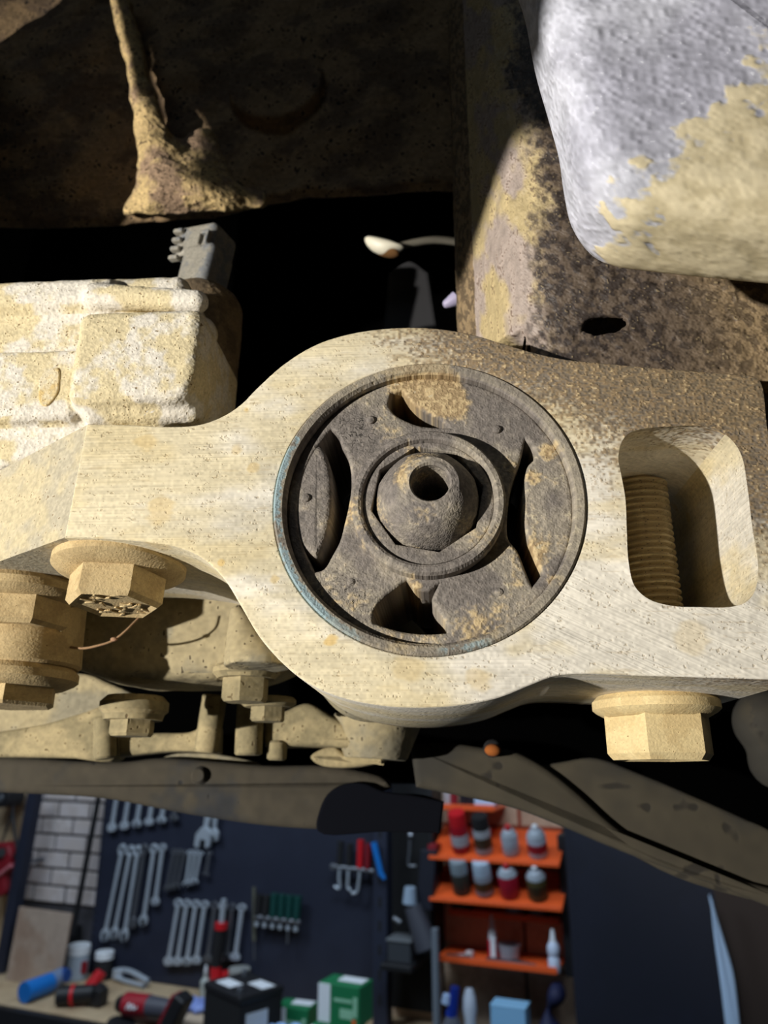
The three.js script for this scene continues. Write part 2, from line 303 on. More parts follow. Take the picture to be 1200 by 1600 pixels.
// ---------------------------------------------------------------- the machined bracket
const T = 70, R = 41.8;
const frontPx = [[135, 662, 1], [200, 663], [260, 666], [310, 663], [345, 651], [375, 632], [402, 605], [445, 567], [495, 537], [550, 520], [610, 512], [670, 511.5], [730, 520], [780, 534], [830, 549], [880, 560], [960, 568], [1050, 576], [1150, 584], [1180, 588], [1191, 598], [1203, 680], [1240, 800, 1], [1250, 1064, 1], [1200, 1062], [1100, 1059], [1000, 1056], [900, 1053], [865, 1057], [830, 1070], [780, 1090], [720, 1102], [650, 1106], [590, 1102], [530, 1089], [480, 1067], [440, 1035], [405, 995], [375, 945], [350, 905], [318, 874], [280, 856], [230, 847], [170, 842], [100, 840, 1]];
const pocketPx = [[962, 715], [967, 690], [980, 674], [1000, 667], [1040, 663], [1090, 662], [1125, 670], [1148, 687], [1163, 712], [1172, 760], [1180, 825], [1189, 885], [1184, 925], [1168, 945], [1140, 953], [1095, 953], [1050, 951], [1012, 940], [988, 918], [978, 880], [975, 830], [973, 780], [967, 745]];
const ring = (r, n, ph = 0) => Array.from({ length: n }, (_, i) => [Math.cos(ph + i / n * Math.PI * 2) * r, Math.sin(ph + i / n * Math.PI * 2) * r]);
const frontLocal = outline(toFrame(MO, frontPx, 0), 6), pocketLocal = outline(toFrame(MO, pocketPx, 0), 5);
const bracketMain = extrude(frontLocal, 0, T, .7, [ring(R, 120), pocketLocal], 3);
const bt = P0(135, 662), bb = P0(100, 840);
// the arm beyond the bend falls back from the face
function hexa(c) {           // eight corners: front a b c d (anticlockwise), back e f g h
  const q = [[0, 1, 2, 3], [5, 4, 7, 6], [1, 5, 6, 2], [4, 0, 3, 7], [3, 2, 6, 7], [4, 5, 1, 0]], p = [];
  for (const f of q) for (const i of [0, 1, 2, 0, 2, 3]) p.push(...c[f[i]]);
  const g = new THREE.BufferGeometry(); g.setAttribute('position', new THREE.Float32BufferAttribute(p, 3)); g.computeVertexNormals(); return g;
}
const dxA = 62, dzA = 44, yT = bt[1] - .2, yB = bb[1] + .2;
const armGeo = hexa([[bb[0] - dxA, yB, -dzA], [bb[0] + .6, yB, -.05], [bt[0] + .6, yT, -.05], [bt[0] - dxA, yT, -dzA], [bb[0] - dxA, yB, -dzA - 45], [bb[0] + .6, yB, -T], [bt[0] + .6, yT, -T], [bt[0] - dxA, yT, -dzA - 45]]);
const bracket = thing('engine_mount_bracket', 'thick dusty machined aluminium mount bracket with a round eye and a slot window', 'bracket', [0, 0, -T / 2]);
part(bracket, 'bracket_body', toCreasedNormals(clean(bracketMain), .5), M.bracket);
part(bracket, 'raked_arm', armGeo, M.armCast, { label: 'rough unmachined end of the arm falling back from the face, darkened against the lamp' });

// ---------------------------------------------------------------- rubber bushing in the eye
const bush = thing('rubber_bushing', 'round black rubber mount bushing with four lobes pressed into the bracket eye', 'bushing', [0, 0, -30]);
const C4 = (x, y) => [400 + x / 2.264, 500 + y / 2.264];                 // the traced enlargement
const bz = (pts, z) => clampR(outline(toFrame(MO, pts.map(([x, y, c]) => [...C4(x, y), c]), z), 5));
function clampR(p) { return p.map(([x, y]) => { const r = Math.hypot(x, y), k = r > 35.6 ? 35.6 / r : 1; return [x * k, y * k]; }); }
part(bush, 'outer_sleeve', lathe([[38.6, -.6], [39.4, .5], [R - .6, .8], [R - .05, .2], [R - .05, -58], [38.6, -58], [38.6, -.6]].map(([r, z]) => [r, z]), 120, 'z'), M.rubber, { planar: true, crease: .5 });
const voidL = [[228, 372, 1], [205, 385], [172, 430], [140, 490], [120, 570], [114, 640], [118, 730], [134, 800], [160, 856], [197, 892, 1], [238, 880], [270, 830], [296, 780], [312, 720], [328, 650], [336, 590], [334, 530], [318, 470], [298, 430], [284, 400]];
const voidR = [[952, 422, 1], [972, 440], [986, 468], [984, 490], [962, 515], [949, 580], [946, 660], [952, 730], [968, 790], [992, 850], [1012, 895], [1014, 940, 1], [978, 942, 1], [955, 888], [925, 815], [893, 772], [890, 690], [902, 600], [922, 530], [940, 480]];
const voidT = [[498, 222, 1], [478, 262], [470, 300], [490, 330], [525, 352], [580, 372], [640, 378], [682, 380, 1], [650, 352], [600, 328], [560, 300], [525, 262]];
const voidB = [[532, 922, 1], [500, 945], [455, 980], [422, 1020], [414, 1058], [425, 1095], [455, 1120], [500, 1136], [560, 1146], [672, 1143, 1], [674, 1082], [655, 1045], [632, 1015], [622, 990], [646, 934, 1], [612, 960], [570, 955]];
const rubberBody = extrude(ring(38.9, 120), -2.6, 50, 1.1, [ring(16, 72), ...[voidL, voidR, voidT, voidB].map((q) => bz(q, -2.6))], 4);
part(bush, 'rubber_body', rubberBody, M.rubber, { planar: true, crease: .7 });
const stopL = [[186, 425, 1], [222, 436], [246, 470], [262, 530], [268, 600], [266, 680], [254, 745], [240, 790], [214, 838], [190, 828], [150, 800], [108, 770], [70, 640], [100, 500], [140, 440]];
part(bush, 'side_stop', extrude(outline(toFrame(MO, stopL.map(([x, y, c]) => [...C4(x, y), c]), -3), 5), -3, 44, 1.8, [], 5), M.rubber, { planar: true, crease: .9, label: 'recessed lens-shaped rubber stop facing the bench side' });
part(bush, 'centre_ring', lathe([[17.3, -30], [17.3, .4], [17.5, 1.1], [17.7, 1.6], [17.9, 2.2], [18.6, 2.6], [19.9, 2.4], [20.6, 1.4], [20.7, -30]], 96, 'z').translate(...[...MO.at(...C4(608, 640), 1.5), 0]), M.rubber, { planar: true, crease: .6 });
const nubC = MO.at(...C4(606, 622), 3), rC = MO.at(...C4(608, 640), 1.5);
part(bush, 'inner_flange', extrude(ring(17.4, 72).map(([x, y]) => [x + rC[0], y + rC[1]]), 1.1, 26, .4, [ring(15.3, 8, .2).map(([x, y]) => [x + nubC[0] - .1, y + nubC[1] + .1])], 2), M.rubber, { planar: true, crease: .5, label: 'flat inner flange with an eight-sided opening' });
const nubProfile = [[5.0, -24], [5.0, 8.2], [5.5, 8.9], [7.6, 8.6], [9.6, 7.4], [11.5, 5.2], [13.1, 2.4], [13.9, -.4], [14.1, -4], [14.1, -24]];
const nub = lathe(nubProfile, 72, 'z');
{ const p = nub.attributes.position; for (let i = 0; i < p.count; i++) { const x = p.getX(i), y = p.getY(i), z = p.getZ(i), r = Math.hypot(x, y), a = Math.atan2(y, x); if (r > 8) { const k = 1 + .035 * sm(8, 13, r) * (1 / Math.cos(((a + .35) % (Math.PI / 4) + Math.PI / 4) % (Math.PI / 4) - Math.PI / 8) - 1.04) * 8; p.setXY(i, x * k, y * k); } else if (r < 6) p.setXY(i, x + .9, y + 1.6 - (z < 0 ? 0 : 0)); else p.setXY(i, x + .7, y + 1.2); } nub.computeVertexNormals(); }
nub.translate(nubC[0], nubC[1], 0);
part(bush, 'inner_sleeve', nub, M.rubber, { polar: [nubC[0], nubC[1], 8], crease: .5, label: 'domed steel inner sleeve with a dark bolt hole' });
for (const [x, y] of [[405, 352], [852, 385], [175, 625], [335, 925], [860, 960]]) { const [a, b] = MO.at(...C4(x, y), -2); part(bush, 'moulded_pin', lathe([[0, 1], [.9, .9], [1.25, .4], [1.3, -3]], 20, 'z').translate(a, b, x === 175 ? -3.1 : y > 900 ? -3.2 : -2.6), M.rubber, { planar: true }); }
part(bush, 'rubber_tab', bar([...MO.at(...C4(592, 910), -4), -9], [...MO.at(...C4(590, 985), -10), -14], 2.6, 1.2), M.rubber, { planar: true, label: 'grit-covered rubber tab above the lower void' });

// ---------------------------------------------------------------- flange bolts
// head hangs along -y of the mount; c is the centre of its seat
function boltGeo(c, fr, fh, af, hh, { cone = .75, shank = 0, turn = 0, dish = 0, tilt = 0 } = {}) {
  const rh = af / Math.sqrt(3), e = fh * .3;
  const fl = lathe([[0, 0], [fr - e, 0], [fr, -e], [fr, -fh * .72], [fr - e * .6, -fh * .88], [fr * cone, -fh * 1.15], [0, -fh * 1.15]].reverse(), 64);
  const pos = [], lev = [[-fh * .9, 1], [-fh - hh * .86, 1], [-fh - hh, .9], [-fh - hh + dish, .78], [-fh - hh + dish, 0]];
  const seg = 6, pt = (l, i) => { const a = turn + i * Math.PI / 3; return [Math.cos(a) * rh * lev[l][1], lev[l][0], Math.sin(a) * rh * lev[l][1]]; };
  for (let l = 0; l < lev.length - 1; l++) for (let i = 0; i < seg; i++) { const a = pt(l, i), b = pt(l, i + 1), d = pt(l + 1, i), q = pt(l + 1, i + 1); pos.push(...a, ...b, ...q, ...a, ...q, ...d); }
  const hx = new THREE.BufferGeometry(); hx.setAttribute('position', new THREE.Float32BufferAttribute(pos, 3)); hx.computeVertexNormals();
  const out = { flange: toCreasedNormals(clean(fl), .7), hex: hx };
  for (const k in out) { if (tilt) out[k].rotateX(tilt); out[k].translate(...c); }
  return out;
}
function threaded(x, z, y0, y1, r, pitch) {
  const A = 40, n = Math.round((y1 - y0) / pitch * 6), pos = [], ind = [];
  for (let j = 0; j <= n; j++) for (let i = 0; i <= A; i++) { const y = y0 + (y1 - y0) * j / n, t = ((y / pitch + i / A) % 1 + 1) % 1, w = 1 - Math.abs(2 * t - 1), rr = r - 1.35 * (1 - sm(.15, .75, w)), a = i / A * Math.PI * 2; pos.push(x + Math.cos(a) * rr, y, z + Math.sin(a) * rr); }
  for (let j = 0; j < n; j++) for (let i = 0; i < A; i++) { const a = j * (A + 1) + i, b = a + A + 1; ind.push(a, b, a + 1, b, b + 1, a + 1); }
  const g = new THREE.BufferGeometry(); g.setAttribute('position', new THREE.Float32BufferAttribute(pos, 3)); g.setIndex(ind); g.computeVertexNormals(); return g;
}
function flangeBolt(name, label, c, fr, fh, af, hh, mat, o = {}) {
  const t = thing(name, label, 'bolt', c), g = boltGeo(c, fr, fh, af, hh, o);
  part(t, 'flange', g.flange, mat); part(t, 'hex_head', g.hex, mat); return t;
}
{
  const zr = -44, seat = P0(1000, 1057)[1], c = [MO.at(1022, 1088, zr)[0], seat, zr];
  const b = flangeBolt('flange_bolt', 'large dusty flange bolt whose threads show through the slot window', c, 18, 5.4, 26.5, 12.6, M.boltRight, { turn: .98, cone: .8, dish: .6 });
  const sx = MO.at(1008, 830, zr)[0];
  part(b, 'threaded_shank', threaded(c[0] * .4 + sx * .6, zr, seat + 1, MO.at(1000, 700, zr)[1] + 6, 9.6, 2.1), M.thread, { label: 'long threaded shank crossing the slot window' });
}
{
  const zc = -21, c = [MO.at(190, 872, zc)[0], yB, zc];
  const b = flangeBolt('flange_bolt', 'wide flange bolt nearest the bracket eye, hanging from the underside of the arm', c, 19.2, 5.2, 24, 9.8, M.bolt, { turn: -.17, cone: .72, dish: .8, tilt: -.08 });
  const r = rng(4), marks = [];
  for (let i = 0; i < 26; i++) { const a = r() * 6.28, q = 3 + r() * 7; const m = box(0, 0, 0, 2.2 + r() * 2, .5, .8, .15); m.rotateY(r() * 3); m.translate(Math.cos(a) * q, -14.6, Math.sin(a) * q); m.rotateX(-.08); m.translate(...c); marks.push(m); }
  part(b, 'raised_markings', marks, M.bolt);
}
{
  const zc = -50, c = [MO.at(38, 905, zc)[0], yB, zc];
  flangeBolt('flange_bolt', 'flange bolt under the arm cut off by the photo edge, above the dusty spacer column', c, 21, 5.6, 28, 9.8, M.bolt, { turn: .77, cone: .75, dish: .8 });
}
// ---------------------------------------------------------------- vehicle round the bracket
const ext = (f, list) => { const lo = [1e9, 1e9], hi = [-1e9, -1e9]; for (const [x, y] of list) { lo[0] = Math.min(lo[0], x); hi[0] = Math.max(hi[0], x); lo[1] = Math.min(lo[1], y); hi[1] = Math.max(hi[1], y); } return [lo, hi]; };
const Qz = (px, py, z) => [...MO.at(px, py, z), z];
// box between two pixels on the depth z, going back to zb
const pxBox = (x, y, z, a, b, zf, zb, r) => { const p = MO.at(a[0], a[1], zf), q = MO.at(b[0], b[1], zf); return span(x, y, z, [p[0], q[1], zb], [q[0], p[1], zf], r); };
{ // cast housing bolted on top of the arm
  const t = thing('cast_housing', 'dusty cast metal housing with a squared lug, sitting on top of the bracket arm', 'housing', [-95, yT + 20, -50]);
  const p1 = Qz(-120, 440, -26), p2 = Qz(322, 660, -26), lipA = Qz(150, 463, -22), lipB = Qz(308, 472, -20), l1 = Qz(122, 484, -13), l2 = Qz(303, 620, -13);
  const sw1 = Qz(150, 646, -22), sw2 = Qz(300, 645, -24), bossC = [MO.at(306, 560, -66)[0], -66], topY = MO.at(0, 470, -62)[1] + 2, a1 = Qz(-120, 438, -20), a2 = Qz(150, 470, -20), b1 = Qz(-120, 546, -18), b2 = Qz(110, 652, -18);
  const f = (x, y, z) => {
    let d = span(x, y, z, [p1[0] - 40, yT + .3, -88], [p2[0] - 12, p1[1], -26], 5);
    d = smin(d, span(x, y, z, [a1[0] - 40, a2[1], -60], [a2[0] + 5, a1[1], -21], 3.5), 4);
    d = smin(d, span(x, y, z, [b1[0] - 40, b2[1] + 1, -60], [b2[0], b1[1], -19.5], 3), 3);
    d = smin(d, cone(x, y, z, lipA, lipB, 4.4, 3.9), 2.5);
    d = smin(d, cone(x, y, z, [lipA[0], lipA[1] + 1, -34], [lipB[0] - 4, lipB[1] - 2, -36], 8, 6.5), 3);
    const lug = smax(span(x, y, z, [l1[0], l2[1], -60], [l2[0], l1[1], -13], 4), (x - l2[0]) * .83 - (y - l2[1] - 8) * .56 - 1.5, 4);
    d = smin(d, lug, 1.6);
    d = smin(d, cone(x, y, z, sw1, sw2, 4, 3.2), 4);
    return d + .3 * n3(x * .33, y * .33, z * .33) + .22 * n3(x * .9 + 9, y * .9, z * .9);
  };
  const lo = [-172, yT - 3, -92], hi = [MO.at(380, 560, -62)[0] + 6, p1[1] + 8, -6];
  part(t, 'housing_casting', field(f, lo, hi, 1), M.cast);
  part(t, 'rounded_boss', field((x, y, z) => cylY(x, y, z, bossC, 17, yT + .3, topY, 9) + .5 * n3(x * .3, y * .3, z * .3) + .3 * n3(x * .9, y * .9, z * .9), [bossC[0] - 20, yT - 2, bossC[1] - 20], [bossC[0] + 20, topY + 3, bossC[1] + 20], 1), M.boss, { label: 'rounded boss, brown with dirt and with the shade of the lug painted in' });
  const oc = Qz(75, 598, -19);
  part(t, 'ochre_chip', slab(MO, [[62, 590], [78, 578], [90, 574], [90, 610], [84, 622], [72, 634], [62, 630], [60, 608]], -18.9, 1.6, .4, 4), M.castOchre, { label: 'patch of ochre dried mud' });
}
{ // dark engine casting above, with its rib
  const t = thing('engine_casting', 'large dark grimy engine casting overhead with a raised rib running down to its rim', 'engine casting', [-40, 110, -130]);
  const r1 = Qz(178, -40, -96), r2 = Qz(225, 150, -98), r3 = Qz(258, 312, -102), r4 = Qz(330, 318, -108), bs = MO.at(430, 130, -108), mid = MO.at(560, 292, -112);
  const f = (x, y, z) => {
    const wav = 6 * n3(x * .03, y * .03, 3) + 3 * n3(x * .08, y * .08, 8);
    const edgeY = mid[1] + wav * .5 - sm(mid[0] - 20, mid[0] - 90, x) * 9 - sm(mid[0] - 50, mid[0] - 100, x) * 3;
    let d = smax(z + 113 - wav, edgeY + Math.max(0, -118 - z) * 1.05 - y, 5);
    d = Math.max(d, -165 - z);
    d = smin(d, Math.max(cylZ(x, y, z, bs, 26, -150, -107, 2.5), edgeY - y), 2);
    return d + 1.1 * n3(x * .16, y * .16, z * .16) + .6 * n3(x * .45, y * .45, z * .45);
  };
  const fr = (x, y, z) => {
    let rib = cone(x, y, z, r1, r2, 5.5, 5.5); rib = smin(rib, cone(x, y, z, r2, r3, 6.5, 11), 5); rib = smin(rib, cone(x, y, z, [r3[0] - 14, r3[1] + 3, -116], [r3[0] + 44, r3[1] + 5, -119], 13, 10), 10); rib = smin(rib, cone(x, y, z, [r3[0] + 10, r3[1] + 50, -117], [r3[0] + 22, r3[1], -117], 9, 17), 10); rib = smin(rib, cone(x, y, z, [r3[0] - 1, r3[1] + 34, -110], [r3[0] + 12, r3[1] + 2, -108], 6, 15), 14);
    const under = mid[1] - 19 + Math.max(0, -104 - z) * 1.0;
    const d = smax(rib, under - y, 3);
    return d + 2.4 * n3(x * .13, y * .13, z * .13) + 1 * n3(x * .45, y * .45, z * .45);
  };
  const lo = [-262, mid[1] - 22, -166], hi = [MO.at(860, 0, -112)[0], MO.at(400, -70, -100)[1], -80];
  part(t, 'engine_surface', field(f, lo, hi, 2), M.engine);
  part(t, 'raised_rib', field(fr, [r1[0] - 26, mid[1] - 26, -136], [r4[0] + 26, hi[1], -84], 1.3), M.rib, { label: 'mud-coated raised rib flaring out at the rim, its paler tone standing for lamp light' });
}
{ // wiring connector peeking out between the casting and the housing
  const c = Qz(315, 415, -78), t = thing('wiring_connector', 'small grey plastic wiring connector wedged between the dark casting and the dusty housing', 'connector', c);
  const turnIt = (g) => { g.rotateZ(-.16); g.rotateY(-.35); g.translate(...c); return g; };
  part(t, 'connector_shell', [turnIt(box(3, -8, 0, 17, 28, 16, 3)), turnIt(box(-1, 9, -1, 21, 16, 17, 3))], M.grey);
  for (let i = 0; i < 4; i++) part(t, 'grip_ridge', turnIt(box(-9.5 + i * .4, 13 - i * 4.6, 8.2, 5.2, 2.2, 3.4, .9)), M.grey);
  part(t, 'latch', [turnIt(box(5.5, 10, 8, 6, 1.6, 3, .6)), turnIt(box(3.4, 7.4, 8, 1.6, 6, 3, .6)), turnIt(box(7.6, 7.4, 8, 1.6, 6, 3, .6))], M.grey);
}
{ // things deep in the gap
  const c = Qz(598, 386, -150), t = thing('white_clip', 'small bright off-white clip glinting in the black gap above the bracket eye', 'clip', c);
  const g = new THREE.SphereGeometry(1, 32, 20); g.scale(11.5, 4, 5); { const p = g.attributes.position; for (let i = 0; i < p.count; i++) { const x = p.getX(i); p.setY(i, p.getY(i) * (1 - .45 * sm(2, 11, x)) + .02 * x * x); } g.computeVertexNormals(); } g.rotateZ(-.32); g.translate(...c);
  part(t, 'clip_body', g, flat([236, 228, 204], .45));
  const h = new THREE.SphereGeometry(1, 24, 16); h.scale(8, 3, 4.4); h.rotateZ(-.36); h.translate(c[0] + 1.6, c[1] - 1.5, c[2] - 1.2);
  part(t, 'rusty_edge', h, flat([112, 76, 36], .85), { label: 'rust-brown lower edge' });
  const p = Qz(645, 500, -165), s = thing('dark_bracket_post', 'tapered charcoal post standing in the black gap behind the bracket eye', 'post', p);
  part(s, 'post_body', slab(MO, [[606, 424, 1], [640, 405], [672, 424, 1], [690, 540, 1], [596, 540, 1]], -158, 16, 3), flat([44, 43, 44], .8));
  const q = thing('hose_pipe', 'thin grey pipe crossing behind the small white clip', 'pipe', Qz(665, 380, -160));
  part(q, 'pipe_run', tube([Qz(622, 386, -160), Qz(650, 379, -162), Qz(680, 375, -164), Qz(730, 380, -168)], 2.2, 24, 10), flat([120, 114, 100], .6));
  const k = Qz(706, 470, -75), u = thing('plastic_stub', 'tiny pale lilac plastic stub against the side of the frame rail', 'stub', k);
  part(u, 'stub_body', bar([k[0] - 3.4, k[1] - 2, k[2]], [k[0] + 2, k[1] + 1, k[2]], 1.6, 3.2), flat([168, 160, 186], .5));
}
{ // frame rail with slotted hole
  const t = thing('frame_rail', 'dirt-crusted steel frame rail above the bracket with an oblong hole and a rounded corner', 'frame rail', [60, 60, -30]);
  const c = MO.at(812, 500, -14), s = MO.at(712, 430, -52), bot = MO.at(760, 533, -24)[1], hole = MO.at(945, 507, -12), tA = MO.at(850, 553, 0), tB = MO.at(1180, 588, 0), top = (x) => tA[1] + (tB[1] - tA[1]) * (x - tA[0]) / (tB[0] - tA[0]) + 1.2;
  const nx = -(52 - 14), nz = c[0] - s[0], nl = Math.hypot(nx, nz), NX = nx / nl, NZ = nz / nl;
  const f = (x, y, z) => {
    const front = z + 12 - 1.2 * sm(c[1] - 6, c[1] + 16, y) * 2, left = (x - c[0]) * NX + (z + 14) * NZ;
    let d = smax(front, left, 16);
    d = Math.max(d, s[0] + .6 - x, -70 - z);
    d = smax(d, (x < c[0] + 1 ? bot + Math.max(0, (c[0] - x)) * .18 : bot + (Math.min(top(x), bot) - bot) * sm(c[0] + 1, c[0] + 7, x)) - y, 1.2);
    d = smax(d, -(d + 2.6), .4);
    const hx = (x - hole[0]) / 6.6, hy = (y - hole[1] - (x - hole[0]) * .12) / 3.3;
    d = smax(d, (1 - Math.hypot(hx, hy)) * 2.5, .8);
    const lumps = sm(c[1] - 2, c[1] + 10, y) * sm(c[0] + 14, c[0] + 26, x);
    return d + .7 * n3(x * .3, y * .3, z * .3) + .5 * n3(x * .9, y * .9, z * .9) - lumps * 1.6 * Math.max(0, n3(x * .28, y * .4, 7) + .08);
  };
  const lo = [s[0] - 3, tB[1] - 14, -72], hi = [MO.at(1260, 500, -12)[0], MO.at(800, -60, -40)[1], -4];
  part(t, 'rail_steel', field(f, lo, hi, 1), M.rail, { skew: -12 });
}
{ // rounded block close to the lens
  const z = 36, pts = [[740, -160, 1], [812, 0], [836, 110], [856, 180], [872, 240], [881, 300], [890, 340], [908, 372], [932, 394], [965, 407], [1020, 415], [1100, 424], [1640, 474, 1], [1660, -160, 1]];
  const t = thing('rounded_steel_box', 'rough pale grey steel box section close to the lens, yellowish mud on its rounded corner', 'box section', [...MO.at(1050, 200, z), z]);
  part(t, 'box_wall', extrude(outline(toFrame(MO, pts, z), 10), z + 20, 28, 9, [], 8), M.near, { crease: 1.2, skew: 56 });
}
{ // added unseen sheet, notched to shape the lamp's shadow on the engine casting
  const X = -255, oc = (px, py, z) => { const p = [...MO.at(px, py, z), z], t = (X - LAMP_AT[0]) / (p[0] - LAMP_AT[0]); return [LAMP_AT[2] + (p[2] - LAMP_AT[2]) * t, LAMP_AT[1] + (p[1] - LAMP_AT[1]) * t]; };
  const low = [[-20, 410, -105], [160, 335, -105], [168, 305, -103], [190, 240, -100], [193, 200, -98], [190, 150, -98], [165, -60, -96], [196, -60, -96], [202, 0, -96], [262, 165, -103], [285, 160, -108], [330, 220, -110], [362, 290, -110], [405, 318, -110], [560, 335, -110], [715, 450, -50], [770, 345, -35], [835, 220, -20], [826, 85, 45], [858, 0, 52]].map((q) => oc(...q));
  const top = 330, out = [...low, [low[low.length - 1][0] + 40, low[low.length - 1][1] + 6], [low[low.length - 1][0] + 40, top], [-185, top], [-185, low[0][1]]];
  const s = new THREE.Shape(vec2(out)), g = new THREE.ExtrudeGeometry(s, { depth: 3, bevelEnabled: false });
  g.rotateY(-Math.PI / 2); g.translate(X + 1.5, 0, 0);
  const t = thing('added_light_shield', 'added black sheet with a slot cut to shape the lamp light, outside the frame', 'shield', [X, 150, 60]);
  part(t, 'shield_sheet', g, M.dark);
}
// ---------------------------------------------------------------- lower casings behind and below the bracket
{ // spacer column with its bolt under the second flange bolt
  const zc = -64, c = MO.at(36, 1000, zc), y0 = MO.at(40, 958, zc)[1], y1 = MO.at(40, 1044, zc)[1], r = 20.5;
  const t = thing('spacer_column', 'stout dusty round spacer column below the cut-off flange bolt', 'spacer', [c[0], y0, zc]);
  part(t, 'column', lathe([[0, y1], [r - 1, y1], [r, y1 + 1], [r - .6, (y0 + y1) / 2], [r - 1.2, y0 + 6], [0, y0 + 6]], 64).translate(c[0], 0, zc), M.bolt, { crease: .6 });
  flangeBolt('flange_bolt', 'flange bolt closing the bottom of the stout spacer column', [c[0] - 1.5, y1, zc], 21.5, 6, 28, 7, M.bolt, { turn: .1, cone: .8 });
}
{ // twig
  const t = thing('dry_twig', 'thin dry twig caught across the shadow beside the spacer column', 'twig', Qz(165, 1003, -60));
  part(t, 'stem', tube([Qz(108, 1011, -60), Qz(130, 1013, -59), Qz(152, 1009, -58), Qz(176, 1001, -58), Qz(196, 986, -58), Qz(216, 966, -60)], .42, 30, 6), flat([150, 118, 84], .9));
  const g = new THREE.SphereGeometry(.95, 12, 8); g.scale(1.3, .8, .9); g.translate(...Qz(178, 999, -57.6)); part(t, 'bud', g, flat([160, 122, 92], .9));
}
{ // trough-shaped casing
  const zf = -83, t = thing('trough_casing', 'wide grey-brown trough-shaped casing behind the two arm bolts', 'casing', Qz(240, 1010, zf));
  const a = MO.at(60, 930, zf), b = MO.at(250, 1058, zf), e = MO.at(420, 940, zf), k = MO.at(372, 985, zf), fin = [Qz(372, 960, zf + 8), Qz(400, 1046, zf + 10)];
  const f = (x, y, z) => {
    const sag = b[1] + Math.max(0, Math.abs(x - b[0]) - 14) ** 2 * .008;
    let d = smax(sag - y, Math.abs(z - zf + 26) - 26, 9); d = Math.max(d, a[0] - 30 - x, x - e[0] - 4, y - a[1] - 12);
    d = smin(d, Math.max(cone(x, y, z, fin[0], fin[1], 3.5, 12.5), MO_FIN - y), 5);
    return d + .8 * n3(x * .12, y * .12, z * .12) + .3 * n3(x * .5, y * .5, z * .5);
  };
  const MO_FIN = MO.at(390, 1050, zf)[1];
  part(t, 'casing_shell', field(f, [a[0] - 33, b[1] - 6, zf - 54], [e[0] + 10, a[1] + 14, zf + 22], 1.6), M.dustyGrey);
}
const small = (name, label, cat, px, py, z, o) => {
  const c = [MO.at(px, py, z)[0], MO.at(px, py, z)[1], z], k = (MO.eye.z - z) / 1165 * 1.06;     // millimetres per pixel there
  return flangeBolt(name, label, c, o.fw * k / 2, o.fh * k, o.hw * k * .97, o.hh * k, M.dusty, { turn: o.turn ?? .3, cone: .85 });
};
small('flange_bolt', 'small flange bolt beside the lower edge of the bracket eye, under the casing fin', 'bolt', 386, 1040, -88, { fw: 98, fh: 17, hw: 62, hh: 36, turn: .5 });
small('flange_bolt', 'small flange bolt with a stepped collar, hanging beneath the trough casing', 'bolt', 212, 1088, -98, { fw: 98, fh: 30, hw: 58, hh: 27, turn: .35 });
small('flange_bolt', 'smallest flange bolt, tucked just behind the lower edge of the bracket eye', 'bolt', 420, 1090, -108, { fw: 80, fh: 12, hw: 46, hh: 22, turn: .5 });
{
  const t = thing('side_plate', 'flat grey-brown side plate in shade left of the small collared bolt', 'plate', Qz(60, 1120, -150));
  part(t, 'plate_body', slab(MO, [[-60, 1060, 1], [130, 1052], [168, 1066], [215, 1092], [205, 1112], [150, 1120], [60, 1140], [-60, 1162, 1]], -150, 12, 2), M.dustyGrey, { crease: .7 });
  const l = thing('lower_ledge', 'speckled pale ledge running along above the skid plate rim', 'ledge', Qz(80, 1160, -152));
  part(l, 'ledge_body', slab(MO, [[-60, 1150, 1], [60, 1132], [130, 1112], [160, 1104], [180, 1150], [176, 1186], [100, 1184], [-60, 1182, 1]], -146, 14, 2.5), M.dusty, { crease: .7 });
}
const stud = (label, a, b, r, z) => { const A = Qz(...a, z), B = Qz(...b, z), k = (MO.eye.z - z) / 1165; const t = thing('locating_stud', label, 'stud', B); part(t, 'stud_body', bar(B, A, r * k, r * k), M.dusty); };
stud('short stubby stud left of the pale cross bar, below the collared bolt', [164, 1120], [164, 1186], 17, -138);
stud('tall stud between the collared bolt and the small bolt', [336, 1086], [322, 1176], 19, -140);
stud('tall stud directly below the small flange bolt near the eye', [392, 1092], [388, 1180], 21, -136);
stud('short stud under the pale wedge of the lower mount', [434, 1158], [432, 1188], 15, -140);
{
  const t = thing('cross_bar', 'dusty cross bar joining the collared bolt to the tall stud', 'bar', Qz(240, 1160, -142));
  part(t, 'bar_body', slab(MO, [[182, 1152, 1], [240, 1145], [300, 1142], [318, 1128], [336, 1130], [338, 1176, 1], [270, 1174], [184, 1182, 1]], -142, 12, 2), M.dusty, { crease: .7 });
  const g = thing('lower_gasket_plate', 'thin curved plate edge resting on the skid plate rim', 'plate', Qz(310, 1184, -145));
  part(g, 'plate_edge', slab(MO, [[238, 1196], [262, 1180], [310, 1176], [360, 1182], [408, 1198], [400, 1222], [250, 1222]], -205, 8, 1.5), M.dustyGrey, { crease: .7 });
}
